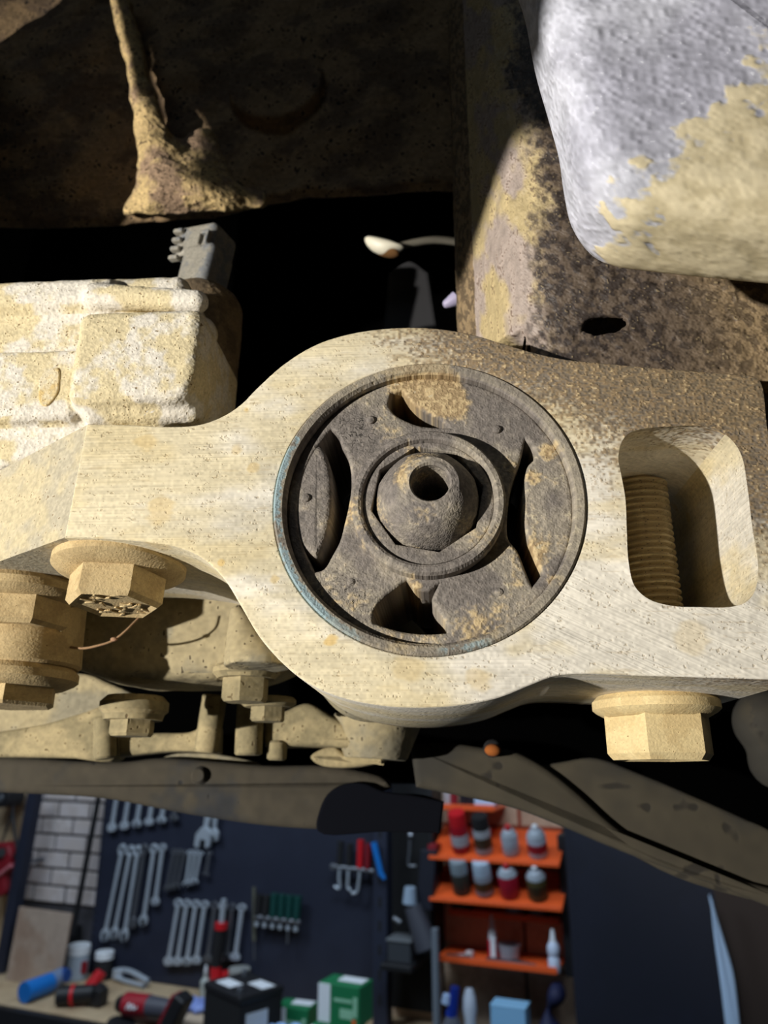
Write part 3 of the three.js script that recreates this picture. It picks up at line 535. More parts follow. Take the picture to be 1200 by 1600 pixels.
{ // lower mount: pale wedge and round can
  const t = thing('lower_mount', 'pale dusty wedge-shaped mount casting below the bracket eye', 'mount', Qz(510, 1140, -150));
  part(t, 'wedge', slab(MO, [[408, 1124, 1], [440, 1112], [480, 1098], [520, 1120], [560, 1140], [602, 1160], [590, 1168], [500, 1166], [412, 1166, 1]], -138, 24, 3), M.dusty, { crease: .7 });
  part(t, 'web', slab(MO, [[484, 1182], [520, 1166], [545, 1182], [600, 1188], [560, 1198], [500, 1196]], -146, 14, 2), M.dusty, { crease: .7 });
  part(t, 'seat_ring', bar(Qz(590, 1120, -150), Qz(586, 1186, -150), 20, 14), M.dustyGrey);
  const c = Qz(600, 1140, -100), u = thing('lower_bushing_can', 'rounded grey bushing can half hidden under the bracket eye', 'can', c);
  const A = Qz(610, 1040, -92), f = (x, y, z) => cone(x, y, z, [A[0] - 6, A[1], -84], [A[0] + 4, A[1] + 2, -140], 21, 19) + .5 * n3(x * .2, y * .2, z * .2);
  part(u, 'can_body', field(f, [A[0] - 32, A[1] - 26, -164], [A[0] + 30, A[1] + 26, -72], 1.6), M.dustyGrey);
}
{ // skid plate rim
  const z = -195, t = thing('skid_plate', 'long dark mud-stained skid plate rim below all the bolts, its end curling to a tip', 'skid plate', Qz(300, 1240, z));
  const pts = [[-80, 1182, 1], [40, 1184], [120, 1189], [190, 1190], [250, 1184], [330, 1189], [420, 1196], [500, 1196], [560, 1204], [600, 1216], [611, 1230], [596, 1238], [660, 1242], [692, 1252, 1], [680, 1300, 1], [560, 1298], [430, 1292], [300, 1274], [160, 1248], [60, 1241], [-80, 1236, 1]];
  part(t, 'skid_sheet', slab(MO, pts, z, 9, 3.5, 6), M.skid, { crease: 1 });
  const b = Qz(312, 1212, z + .5); part(t, 'rivet', bar([b[0], b[1], z - 2], [b[0], b[1], z + 3.5], 5, 3.6), M.skid);
}
{
  const t = thing('dark_flap', 'separate near-black flap over the darker end of the skid plate rim above the tool board', 'flap', Qz(600, 1260, -190));  // separate near-black sheet over the darker lower end of the skid plate
  part(t, 'flap_body', slab(MO, [[496, 1299], [500, 1262], [514, 1238], [540, 1224], [570, 1224], [600, 1236], [650, 1243], [694, 1252, 1], [688, 1302, 1], [600, 1300, 1]], -190, 4, 1.4, 6), new THREE.MeshPhysicalMaterial({ color: new THREE.Color(.004, .0045, .007), roughness: 1, specularIntensity: .15 }));
}
{ // diagonal suspension arm
  const z = -165, t = thing('suspension_arm', 'long olive-grey pressed steel arm slanting down behind the big end bolt', 'suspension arm', Qz(900, 1280, z));
  const lower = [[640, 1160, 1], [700, 1160], [760, 1168], [800, 1172], [850, 1196], [900, 1234], [960, 1288], [1010, 1322], [1060, 1344], [1130, 1368], [1240, 1396, 1], [1240, 1432, 1], [1120, 1384], [1040, 1356], [960, 1326], [880, 1292], [800, 1262], [700, 1240], [650, 1230, 1]];
  part(t, 'lower_flange', slab(MO, lower, z, 14, 3.5, 6), M.arm, { crease: .9 });
  const web = [[846, 1196, 1], [880, 1190], [930, 1184], [1000, 1208], [1100, 1250], [1240, 1312, 1], [1240, 1424, 1], [1060, 1372], [960, 1316], [880, 1246, 1]];
  part(t, 'web', slab(MO, web, z - 5, 8, 2, 6), M.arm, { crease: .9 });
  const p = Qz(770, 1172, z + 8); const d = thing('orange_plug', 'small orange rubber plug on the top of the slanting arm', 'plug', p);
  const g = new THREE.SphereGeometry(1, 20, 14); g.scale(3.6, 2.6, 3); g.translate(...p); part(d, 'plug_dome', g, M.orangeRust); part(d, 'plug_collar', bar([p[0], p[1] + 1, p[2] - 8], [p[0], p[1] + .6, p[2]], 3.8), M.dark);
}
{ // dim bits behind the end bolt
  const z = -200, t = thing('axle_boot', 'dim grey-brown lobed boot at the frame edge beyond the end bolt', 'boot', Qz(1180, 1170, z));
  const a = Qz(1200, 1130, z), b = Qz(1215, 1190, z);
  part(t, 'boot_body', field((x, y, z2) => smin(cone(x, y, z2, a, [a[0] + 30, a[1], a[2]], 16, 18), cone(x, y, z2, b, [b[0] + 30, b[1] - 8, b[2]], 13, 18), 4), [a[0] - 26, b[1] - 36, z - 24], [a[0] + 40, a[1] + 22, z + 24], 2), M.arm);
  part(t, 'axle_shaft', bar([a[0] + 24, a[1] - 8, z], [a[0] + 320, a[1] - 4, z - 30], 11), M.dark);
}
{ // floor pan closing off everything behind, its black standing for deep shade
  const z = -330, t = thing('vehicle_underbody', 'underbody panel filling the gaps behind the bracket, its black painted for deep shade', 'underbody', Qz(600, 700, z));
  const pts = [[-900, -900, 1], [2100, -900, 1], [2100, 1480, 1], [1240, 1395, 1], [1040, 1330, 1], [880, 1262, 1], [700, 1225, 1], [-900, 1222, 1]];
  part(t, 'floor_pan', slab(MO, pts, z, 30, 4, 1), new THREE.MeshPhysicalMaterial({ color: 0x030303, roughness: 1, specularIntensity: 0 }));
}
// ---------------------------------------------------------------- workshop behind: shell
const BENCH = 805, K = Math.PI / 180;
const wob = (x, y, z, w, h, d, r) => box(x, y, z, w, h, d, r);
M.mortar = grit({ a: [74, 72, 78], b: [60, 58, 62], seed: 101, tile: .3, bump: .001 });
M.plaster = grit({ a: [120, 116, 112], b: [104, 100, 98], seed: 102, tile: .8, vary: .1, bump: .001, speck: .9 });
M.floor = grit({ a: [96, 94, 92], b: [78, 76, 74], seed: 103, tile: .9, vary: .15, bump: .001 });
M.brick = [0, 1, 2].map((i) => grit({ a: [214 - i * 7, 204 - i * 7, 202 - i * 6], b: [200, 188, 184], c: [110, 104, 104], seed: 104 + i, tile: .16, vary: .1, bump: .0008, speck: .85, size: 256 }));
M.block = [0, 1].map((i) => grit({ a: [206 - i * 10, 178 - i * 10, 152 - i * 9], b: [180, 154, 130], c: [50, 42, 36], seed: 108 + i, tile: .3, vary: .16, bump: .001, speck: .8, size: 256 }));
const RX0 = -1900, RX1 = 2700, RZ1 = 4300, RH = 3300;
const back = structure('wall_back', wob((RX0 + RX1) / 2, RH / 2, -75, RX1 - RX0 + 300, RH, 150, 1), M.mortar);
structure('wall_left', wob(RX0 - 75, RH / 2, RZ1 / 2, 150, RH, RZ1 + 300, 1), M.plaster);
structure('wall_right', wob(RX1 + 75, RH / 2, RZ1 / 2, 150, RH, RZ1 + 300, 1), M.plaster);
structure('wall_front', wob((RX0 + RX1) / 2, RH / 2, RZ1 + 75, RX1 - RX0 + 300, RH, 150, 1), M.plaster);
structure('ceiling', wob((RX0 + RX1) / 2, RH + 75, RZ1 / 2, RX1 - RX0 + 300, 150, RZ1 + 300, 1), M.plaster);
structure('floor', wob((RX0 + RX1) / 2, -75, RZ1 / 2, RX1 - RX0 + 300, 150, RZ1 + 300, 1), M.floor);
{ // pale bricks beside the tool board
  const r = rng(11), H = 58, Lb = 152, y0 = 1003;
  for (let j = 0; j < 9; j++) for (let i = -1; i < 4; i++) {
    const xa = Math.max(-1150, -1120 + i * Lb + (j % 2) * Lb / 2 + 20), xb = Math.min(-620, -1120 + (i + 1) * Lb + (j % 2) * Lb / 2 + 20);
    if (xb - xa < 20) continue;
    part(back, 'brick', wob((xa + xb) / 2, y0 + H * (j + .5), 3 + r() * 1.5, xb - xa - 13, H - 9, 14, 2.5), M.brick[Math.floor(r() * 3)]);
  }
  // brown blocks behind the orange rack
  for (let j = 0; j < 5; j++) for (let i = 0; i < 3; i++) part(back, 'block', wob(560 + 245 * i - 40, 605 + 182 * j + 91, 3 + r() * 2, 237, 174, 16, 3), M.block[Math.floor(r() * 2)]);
}
M.black = flat([22, 22, 26], .55); M.blackMatt = flat([16, 16, 19], .8); M.steel = flat([196, 206, 218], .36, .45); M.dullSteel = flat([128, 132, 140], .45, .8);
M.navy = grit({ a: [29, 34, 52], b: [33, 38, 56], c: [14, 16, 28], seed: 111, tile: .5, vary: .08, bump: .0003, speck: .9, rough: .6, size: 256 });
M.navyDark = grit({ a: [14, 18, 34], b: [17, 21, 38], c: [8, 10, 20], seed: 112, tile: .6, vary: .1, bump: .0003, speck: .9, rough: .65, size: 256 });
M.red = flat([196, 24, 34], .45); M.darkRed = flat([128, 18, 32], .5); M.white = flat([226, 230, 236], .5); M.orange = flat([232, 92, 38], .5); M.green = flat([18, 112, 68], .6);
M.blue = flat([16, 112, 196], .45); M.paleBlue = flat([150, 188, 236], .7); M.wood = grit({ a: [186, 162, 130], b: [172, 146, 114], c: [150, 118, 84], seed: 121, patch: 3, fine: 16, tile: .5, vary: .12, speck: .86, bump: .0004, size: 256 });
M.card = grit({ a: [176, 156, 140], b: [160, 134, 116], c: [120, 92, 76], seed: 122, patch: 2, fine: 20, tile: .35, vary: .1, speck: .88, bump: .0003, size: 256 });
const sheet = (px, z, th, b = 1.5, div = 1) => slab(WA, px, z, th, b, div);
const W3 = (px, py, z) => [...WA.at(px, py, z), z];
const B3 = (px, py, y = BENCH) => { const [x, z] = WA.on(px, py, y); return [x, y, z]; };
const local = (o, rx = 0, ry = 0, rz = 0) => { const q = WA.q.clone().multiply(new THREE.Quaternion().setFromEuler(new THREE.Euler(rx, ry, rz, 'YXZ'))); return frameOf(WA.world(...o), V(1, 0, 0).applyQuaternion(q), V(0, 1, 0).applyQuaternion(q), V(0, 0, 1).applyQuaternion(q)); };
const at = (name, label, cat, o, rx, ry, rz, group) => thing(name, label, cat, [0, 0, 0], local(o, rx, ry, rz), group);
function again(src, label, o, rx = 0, ry = 0, rz = 0, s = 1) {
  const c = src.clone(); c.name = numbered(src.name.replace(/_\d+$/, '')); scene.add(c);
  const f = local(o, rx, ry, rz); c.position.copy(f.o); c.quaternion.copy(f.q); c.scale.setScalar(s); c.userData = { ...src.userData, label }; return c;
}
const ORD = ['first', 'second', 'third', 'fourth', 'fifth', 'sixth', 'seventh', 'eighth'];
// ---------------------------------------------------------------- ceiling panels (out of the frame, over the bench)
for (const [i, x] of [-350, 1000].entries()) {
  const t = at('hanging_panel_light', `flat daylight panel hung above the bench, ${i ? 'over the orange rack' : 'over the wrench board'}`, 'ceiling light', [x, 2540, 1300]);
  part(t, 'frame', wob(0, 12, 0, 1040, 24, 440, 4), M.white);
  part(t, 'diffuser', wob(0, -2, 0, 1000, 6, 400, 1), new THREE.MeshStandardMaterial({ color: 0x222222, emissive: DAY, emissiveIntensity: 3 }));
  const l = new THREE.RectAreaLight(DAY, TUBE_POWER, 1, .4); l.position.copy(WA.world(x, 2528, 1300)); l.lookAt(WA.world(x, 0, 1300)); for (const u of [-450, 450]) part(t, 'hanging_rod', bar([u, 24, 0], [u, RH - 2541, 0], 6), M.black); scene.add(l);
}
{ // added fill light behind the camera, lifting the shadows a little
  const t = at('added_fill_panel', 'added dim fill panel, unseen, under the ceiling on the camera side', 'ceiling light', [900, RH - 40, 3500]);
  part(t, 'frame', wob(0, 12, 0, 1040, 24, 440, 4), M.white);
  part(t, 'diffuser', wob(0, -2, 0, 1000, 6, 400, 1), new THREE.MeshStandardMaterial({ color: 0x222222, emissive: DAY, emissiveIntensity: .6 }));
  const l = new THREE.RectAreaLight(DAY, 1.4, 1, .4); l.position.copy(WA.world(900, RH - 52, 3500)); l.lookAt(WA.world(900, 0, 3500)); scene.add(l);
}
// ---------------------------------------------------------------- left end
{
  let t = at('plywood_sheet', 'pale plywood sheet behind the leaning black post', 'plywood', W3(20, 1400, 40)); bases.set(t, W3(20, 1400, 40)); t.position.copy(WA.world(...W3(20, 1400, 40)));
  part(t, 'sheet', sheet([[-60, 1210, 1], [56, 1210, 1], [6, 1506, 1], [-60, 1500, 1]], 40, 18), M.wood);
  const A = W3(58, 1225, 130), B = W3(2, 1528, 130);
  t = at('black_post', 'leaning black steel post between the plywood and the pale bricks', 'post', B); bases.set(t, B);
  const g = wob(0, 0, 0, 40, Math.hypot(A[0] - B[0], A[1] - B[1]), 40, 3); g.rotateZ(-Math.atan2(A[0] - B[0], A[1] - B[1])); g.translate((A[0] + B[0]) / 2, (A[1] + B[1]) / 2, 130); part(t, 'post_tube', g, M.navy);
  const C = W3(12, 1350, 110); t = at('red_power_tool', 'dark red power tool hanging on black cords against the plywood', 'power tool', C); bases.set(t, C);
  part(t, 'tool_body', slab(WA, [[-14, 1322], [10, 1320], [16, 1336], [14, 1352], [24, 1346], [20, 1360], [8, 1368], [6, 1396], [-4, 1402], [-14, 1396]], 140, 70, 8, 4), M.darkRed, { crease: .8 });
  part(t, 'nose', bar(W3(2, 1332, 140), W3(2, 1332, 152), 16), M.black); part(t, 'grip_band', bar(W3(-8, 1372, 146), W3(18, 1352, 146), 7), flat([196, 110, 120], .6));
  part(t, 'hanger_cord', [tube([W3(21, 1245, 110), W3(20, 1275, 110), W3(23, 1300, 115), W3(26, 1332, 120), W3(16, 1345, 125)], 6), tube([W3(20, 1262, 110), W3(12, 1290, 112), W3(2, 1318, 118)], 4)], M.black);
  const Dd = W3(12, 1246, 120); t = at('cord_reel', 'small dark red and black cord reel at the top of the plywood', 'reel', Dd); bases.set(t, Dd);
  part(t, 'reel_drum', bar([Dd[0], Dd[1], 70], [Dd[0], Dd[1], 150], 34), M.black); part(t, 'reel_hub', bar([Dd[0], Dd[1], 150], [Dd[0], Dd[1], 158], 15), M.dullSteel); part(t, 'red_flange', bar([Dd[0] - 46, Dd[1], 70], [Dd[0] - 46, Dd[1], 140], 22), M.red);
  const R0 = W3(156, 1236, 60), R1 = W3(113, 1462, 60);
  t = at('black_rail', 'slim black rail running down the pale bricks to a small socket box', 'rail', R1); bases.set(t, R1);
  part(t, 'rail_tube', bar(R1, R0, 10), M.black); const bx = W3(105, 1465, 60); part(t, 'socket_box', wob(bx[0], bx[1], 45, 46, 66, 60, 4), M.blackMatt);
  const H = W3(48, 1346, 70); t = at('wall_hook', 'small grey hook fixed to the bricks by the black post', 'hook', H); bases.set(t, H);
  part(t, 'hook_stub', bar([H[0], H[1], 8], [H[0], H[1], 80], 7), M.dullSteel); part(t, 'hook_tip', bar([H[0], H[1], 74], [H[0] + 12, H[1] + 26, 80], 6), M.dullSteel);
  const P = B3(60, 1540); t = at('cardboard_panel', 'brownish flat cardboard panel standing on the bench against the bricks', 'panel', P); bases.set(t, P);
  part(t, 'panel', (() => { const p = WA.at(30, 1417, P[2]), q = WA.at(112, 1428, P[2]), r = WA.at(8, 1536, P[2]); return extrude([[r[0], BENCH + .5], [q[0] - 24, BENCH + .5], [q[0], q[1]], [p[0], p[1]]], P[2], 8, 1); })(), M.card);
}
// ---------------------------------------------------------------- tool board
{
  const o = W3(370, 1400, 30), t = at('tool_board', 'dark navy pegboard tool panel covered with hanging wrenches', 'tool board', o); bases.set(t, o);
  const p = W3(166, 1225, 30), q = W3(590, 1540, 30);
  part(t, 'board', wob((p[0] + q[0]) / 2, (p[1] + BENCH + 2) / 2, 24, q[0] - p[0], p[1] - BENCH - 2, 12, 2), M.navy);
  const r = []; for (let y = BENCH + 14; y < p[1]; y += 25) r.push(bar([p[0] + 9, y, 24], [p[0] + 9, y, 31.5], 4.5, 4.5, 8));
  const hs = part(t, 'peg_holes', r, M.blackMatt); hs.userData.kind = 'stuff';
  const A = W3(598, 1260, 110), B = [A[0] + 4, BENCH + 2, 110]; const u = at('rack_upright', 'dark blue-grey steel upright between the tool board and the dark cabinet', 'upright', B); bases.set(u, B);
  part(u, 'upright_tube', wob(A[0], BENCH + 2 + 450, 110, 44, 900, 44, 3), M.navy);
  for (let i = 0; i < 9; i++) part(u, 'punched_slot', wob(A[0], 880 + i * 62, 132, 9, 26, 2, .8), M.blackMatt);
}
const wrench = (() => {
  const t = at('combination_wrench', 'x', 'wrench', [0, 0, 0], 0, 0, 0, 'chrome wrenches hanging on the tool board');
  const s = extrude([[-6.5, 18], [6.5, 18], [5.5, 100], [6.5, 182], [-6.5, 182], [-5.5, 100]], 3, 6, 1.2);
  part(t, 'shaft', s, M.steel);
  part(t, 'ring_end', extrude(ring(13.5, 24), 4.5, 9, 1.2, [ring(7.5, 12)]).translate(0, 190, 0), M.steel);
  const j = []; for (let a = -55; a <= 235; a += 14.5) j.push([Math.cos(a * K) * 15, Math.sin(a * K) * 15]); j.reverse();
  part(t, 'open_end', extrude([...j, [-8.6, -12], [-7.6, 3], [0, 7], [7.6, 3], [8.6, -12]].reverse(), 3.5, 7, 1).rotateZ(.26).translate(0, 12, 0), M.steel);
  return t;
})();
let firstWrench = true;
function hang(a, b, label, k = 1, dull = false) {
  const A = W3(...a, 52), B = W3(...b, 52), L = Math.hypot(A[0] - B[0], A[1] - B[1]), rz = -Math.atan2(A[0] - B[0], A[1] - B[1]);
  let w = wrench;
  if (firstWrench) { firstWrench = false; const f = local(B, 0, 0, rz); w.position.copy(f.o); w.quaternion.copy(f.q); w.userData.label = label; } else w = again(wrench, label, B, 0, 0, rz);
  w.scale.set(k, L / 204, k); if (dull) w.traverse((o) => { if (o.isMesh) o.material = M.dullSteel; });
}
for (let i = 0; i < 6; i++) hang([190 + i * 18.6, 1198 + i * 3], [174 + i * 19.4, 1299 - i * 3.4], `${ORD[i]} wrench from the bricks in the top row, only its lower jaw showing`, 1.25, i > 4);
const long = [[[193, 1318], [162, 1470]], [[206, 1320], [177, 1467]], [[217, 1320], [193, 1470]], [[227, 1318], [206, 1450]], [[242, 1318], [223, 1446]], [[255, 1318], [242, 1414]]];
long.forEach(([a, b], i) => hang(a, b, `${ORD[i]} long wrench from the bricks in the middle row of the tool board`, 1.1, i === 3));
[[[273, 1326], [260, 1392]], [[281, 1326], [268, 1390]], [[289, 1328], [276, 1388]], [[298, 1328], [290, 1384]], [[306, 1328], [297, 1382]], [[314, 1330], [304, 1380]], [[328, 1330], [321, 1368]]]
  .forEach(([a, b], i) => hang(a, b, `${ORD[i]} short wrench in the close-set group beneath the two adjustable spanners`, .85, i < 3 || i === 6));
const low = [[[280, 1404], [262, 1508]], [[293, 1405], [276, 1508]], [[307, 1406], [291, 1508]], [[321, 1407], [306, 1506]], [[337, 1408], [324, 1504]], [[349, 1410], [342, 1502]], [[363, 1411], [354, 1500]], [[379, 1412], [367, 1500]]];
low.forEach(([a, b], i) => hang(a, b, `${ORD[i]} wrench from the bricks in the lowest row above the bench`, 1.15, i === 4 || i === 6));
[[330, 1252, 318, 1314, 'larger adjustable spanner hanging above the group of short wrenches', 1], [338, 1266, 334, 1308, 'smaller adjustable spanner beside the larger one on the tool board', .62]].forEach(([ax, ay, bx, by, label, s]) => {
  const A = W3(ax, ay, 55), B = W3(bx, by, 55), t = at('adjustable_spanner', label, 'spanner', B, 0, 0, -Math.atan2(A[0] - B[0], A[1] - B[1]), 'adjustable spanners'), L = Math.hypot(A[0] - B[0], A[1] - B[1]);
  part(t, 'handle', extrude([[-9 * s, 30 * s], [9 * s, 30 * s], [14 * s, L], [-14 * s, L]], 4, 8, 1.5), M.steel);
  part(t, 'jaw_head', extrude([[-30 * s, -22 * s], [-14 * s, -26 * s], [-10 * s, 4], [10 * s, 4], [14 * s, -20 * s], [28 * s, -12 * s], [30 * s, 24 * s], [12 * s, 44 * s], [-14 * s, 42 * s], [-32 * s, 16 * s]], 7, 14, 2), M.steel);
});
{ // holders on the board
  const o = W3(430, 1436, 50); let t = at('screwdriver_holder', 'wall holder bar carrying short green-handled screwdrivers on the tool board', 'tool holder', o); bases.set(t, o);
  const a = W3(399, 1432, 70), b = W3(469, 1441, 70); part(t, 'bar', bar(a, b, 7), M.dullSteel); const u = W3(397, 1386, 50), d = W3(397, 1470, 50); part(t, 'upright', bar(d, u, 6), flat([92, 92, 80], .6)); const v = W3(397, 1500, 50); part(t, 'cord', bar(v, d, 2.4), M.dullSteel);
  for (let i = 0; i < 6; i++) {
    const x = 401 + i * 12.2, q = W3(x, 1446 + i * 1.6, 70), s = at('screwdriver', `${ORD[i]} dark-handled screwdriver in the holder bar from its upright`, 'screwdriver', q, 0, 0, 0, 'screwdrivers in the holder bar');
    bases.set(s, q);
    part(s, 'handle', bar([q[0], q[1] + 30, 70], [q[0] + 3, q[1] + 96 - (i < 2 ? 8 : 0), 66], 11, 13), i < 2 ? M.blackMatt : flat([8, 62, 58], .5)); part(s, 'shank', bar([q[0], q[1] - (i === 4 ? 40 : 4), 70], [q[0], q[1] + 32, 70], 3.2), M.dullSteel); part(s, 'ferrule', bar([q[0], q[1] - 2, 70], [q[0], q[1] + 10, 70], 7), M.steel);
  }
  const c = W3(555, 1358, 60); t = at('plier_holder', 'thin wall holder bar carrying hooked picks near the steel upright', 'tool holder', c); bases.set(t, c);
  part(t, 'bar', bar(W3(519, 1353, 70), W3(590, 1362, 70), 6), M.dullSteel); part(t, 'end_stop', wob(...W3(521, 1354, 70), 16, 16, 20, 3), M.dullSteel);
  [[531, 1314, 1352, 1388, M.blackMatt, 'hooked pick with a black handle, nearest the holder bar end stop'], [545, 1318, 1353, 1388, M.blackMatt, 'middle pick with a black handle and a dull forked tip'], [562, 1312, 1356, 1394, M.red, 'pick with a bright red handle and a bent tip'], [574, 1318, 1358, 1366, M.darkRed, 'dark red handled pick closest to the steel upright']].forEach(([x, y0, y1, y2, m, label], i) => {
    const q = W3(x, y1, 70), s = at('hook_pick', label, 'hand tool', q, 0, 0, 0, 'picks in the holder bar'); bases.set(s, q);
    part(s, 'handle', bar(q, W3(x + 2, y0, 66), 9, 11), m);
    if (y2 > 1370) { const e = W3(x - (i === 2 ? 5 : 1), y2, 70); part(s, 'shank', tube([q, [q[0] - 2, (q[1] + e[1]) / 2, 70], e, [e[0] - (i === 1 ? -8 : 16), e[1] - 4 + (i === 0 ? 8 : 0), 70]], 4.5), M.steel); }
  });
  const h = W3(592, 1345, 150); t = at('blue_tool_handle', 'bright blue slim tool handle hanging by the steel upright', 'tool', h); bases.set(t, h);
  part(t, 'handle', bar(W3(596, 1368, 150), W3(584, 1316, 150), 8, 10), M.blue); part(t, 'tip', bar(W3(601, 1374, 150), W3(596, 1366, 150), 6, 8), M.blue);
}
// ---------------------------------------------------------------- bench and what lies on it
{
  const f0 = B3(-40, 1559), f1 = [1500, BENCH, f0[2]], zf = (f0[2] + B3(100, 1583)[2]) / 2;
  const t = at('workbench', 'pale wooden workbench top with a black steel front edge', 'bench', [0, BENCH, zf / 2]); bases.set(t, [0, BENCH, zf / 2]);
  part(t, 'worktop', wob(-620, BENCH - 16, zf / 2 + 6, 2500, 32, zf, 4), M.wood); part(t, 'front_rail', wob(-620, BENCH - 32, zf + 18, 2500, 56, 24, 4), M.black); part(t, 'lower_rail', wob(-620, BENCH - 110, zf + 8, 2500, 50, 30, 4), M.navy);
  for (const x of [-1750, -600, 560]) part(t, 'leg', wob(x, 400, zf - 60, 60, 800, 60, 4), M.black);
}
function jar(name, label, px, pyBase, r, h, body, lid, o = {}) {
  const b = B3(px, pyBase), t = at(name, label, o.cat || 'jar', b);
  part(t, 'body', lathe([[0, 0], [r - 4, 0], [r, 4], [r, h * .7], [r * .93, h * .76], [0, h * .76]], 32), body, { crease: .6 }); part(t, 'lid', lathe([[0, h * .74], [r * 1.02, h * .74], [r * 1.02, h * .97], [r * .96, h], [0, h]], 32), lid, { crease: .6 });
  if (o.strip) part(t, 'label_strip', wob(r * .7, h * .4, r * .62, r * .9, h * .34, 10, 2).rotateY(.35), o.strip);
  return t;
}
jar('tub', 'grey plastic tub with a white screw lid at the bench end, red label patch', 119, 1530, 36, 104, flat([150, 160, 172], .5), M.white, { cat: 'tub', strip: M.darkRed });
jar('jar', 'squat black jar with a bright white lid beside the grey tub', 160, 1530, 30, 84, M.blackMatt, M.white);
{
  let b = B3(62, 1566), t = at('blue_torch', 'bright blue cylindrical tool with a grey sleeve lying on the bench end', 'torch', b); bases.set(t, b); t.scale.setScalar(0.74);
  const e = B3(114, 1542), m = [(b[0] * .42 + e[0] * .58), 0, (b[2] * .42 + e[2] * .58)], s = B3(26, 1570);
  part(t, 'blue_body', bar([s[0], BENCH + 42, s[2]], [m[0] - 30, BENCH + 46, m[2]], 40, 38, 24), M.blue); part(t, 'grey_sleeve', bar([m[0] - 30, BENCH + 46, m[2]], [e[0] - 30, BENCH + 56, e[2]], 36, 32, 24), flat([112, 132, 166], .55)); part(t, 'tail_cap', bar([e[0] - 30, BENCH + 56, e[2]], [e[0] + 6, BENCH + 60, e[2]], 30, 26, 24), flat([26, 70, 140], .5));
  b = B3(106, 1576); t = at('cordless_driver', 'small black cordless driver with a red stripe lying behind the big one', 'cordless tool', b); bases.set(t, b); t.scale.setScalar(0.7);
  part(t, 'body', bar([b[0] - 60, BENCH + 42, b[2]], [b[0] + 80, BENCH + 50, b[2] - 60], 40, 34, 20), M.black); part(t, 'red_stripe', bar([b[0] - 6, BENCH + 44, b[2] - 22], [b[0] + 8, BENCH + 45, b[2] - 28], 41.5, 41.5, 20), M.red); part(t, 'battery', wob(b[0] + 90, BENCH + 38, b[2] - 70, 80, 70, 60, 10), M.black);
  b = B3(148, 1558); t = at('red_tool', 'bright red rounded tool body leaning against the cordless driver', 'power tool', b); bases.set(t, b); t.scale.setScalar(0.7);
  part(t, 'red_housing', bar([b[0] - 24, BENCH + 30, b[2] + 10], [b[0] + 8, BENCH + 96, b[2] - 20], 34, 24, 20), M.red); part(t, 'trigger', bar([b[0] + 10, BENCH + 50, b[2]], [b[0] + 50, BENCH + 44, b[2] + 6], 14), M.blackMatt);
  b = B3(222, 1604); t = at('cordless_grinder', 'large red and black cordless power tool lying across the front of the bench', 'cordless tool', b); bases.set(t, b); t.scale.setScalar(.66);
  const y = BENCH + 70; part(t, 'red_housing', bar([b[0] - 100, y, b[2] - 10], [b[0] + 20, y + 4, b[2] - 14], 46, 44, 24), flat([150, 26, 40], .45)); part(t, 'gear_nose', bar([b[0] - 140, y - 4, b[2] - 8], [b[0] - 98, y, b[2] - 10], 30, 42, 24), M.black); part(t, 'grey_barrel', bar([b[0] + 18, y + 4, b[2] - 14], [b[0] + 140, y + 2, b[2] - 20], 42, 38, 24), flat([70, 70, 80], .5));
  part(t, 'guard_disc', bar([b[0] - 90, BENCH + 4, b[2] + 26], [b[0] - 88, BENCH + 16, b[2] + 26], 62, 58, 28), M.black);
  const bt = wob(0, 0, 0, 62, 150, 86, 14); bt.rotateZ(-.5); bt.translate(b[0] + 180, BENCH + 78, b[2] + 10); part(t, 'battery', bt, M.black); const rd = wob(0, 0, 0, 18, 140, 70, 6); rd.rotateZ(-.5); rd.translate(b[0] + 142, BENCH + 84, b[2] + 6); part(t, 'red_rail', rd, M.darkRed);
  part(t, 'white_emblem', tube([[b[0] - 66, y - 2, b[2] + 34], [b[0] - 54, y + 18, b[2] + 30], [b[0] - 46, y - 2, b[2] + 34], [b[0] - 34, y + 16, b[2] + 30], [b[0] - 26, y, b[2] + 32], [b[0] - 8, y + 12, b[2] + 30]], 4, 40, 6), M.white, { label: 'white script emblem' });
  b = B3(205, 1536); t = at('locking_pliers', 'chrome locking pliers lying on the bench behind the large cordless tool', 'pliers', b); bases.set(t, b); t.scale.setScalar(0.8);
  part(t, 'upper_handle', tube([[b[0] - 70, BENCH + 40, b[2]], [b[0] - 10, BENCH + 46, b[2] + 10], [b[0] + 110, BENCH + 26, b[2] + 30]], 11), M.steel); part(t, 'lower_handle', tube([[b[0] - 60, BENCH + 18, b[2] + 20], [b[0], BENCH + 14, b[2] + 30], [b[0] + 100, BENCH + 12, b[2] + 44]], 9), M.steel); part(t, 'jaw', wob(b[0] - 66, BENCH + 28, b[2] + 8, 44, 40, 22, 6), M.steel);
  b = B3(282, 1592); t = at('paper_stack', 'loose pale papers on the bench under the plastic bag', 'paper', b); bases.set(t, b);
  for (let i = 0; i < 3; i++) { const g = wob(0, 0, 0, 190, 2, 150, .8); g.rotateY(.12 * i - .1); g.translate(b[0] + 10 * i, BENCH + 2 + 2.4 * i, b[2] - 20); part(t, 'sheet', g, flat([206 - i * 8, 190 - i * 10, 172 - i * 12], .9)); }
  b = B3(290, 1582); t = at('plastic_bag', 'small crumpled bluish plastic bag lying on the papers', 'plastic bag', b); bases.set(t, b);
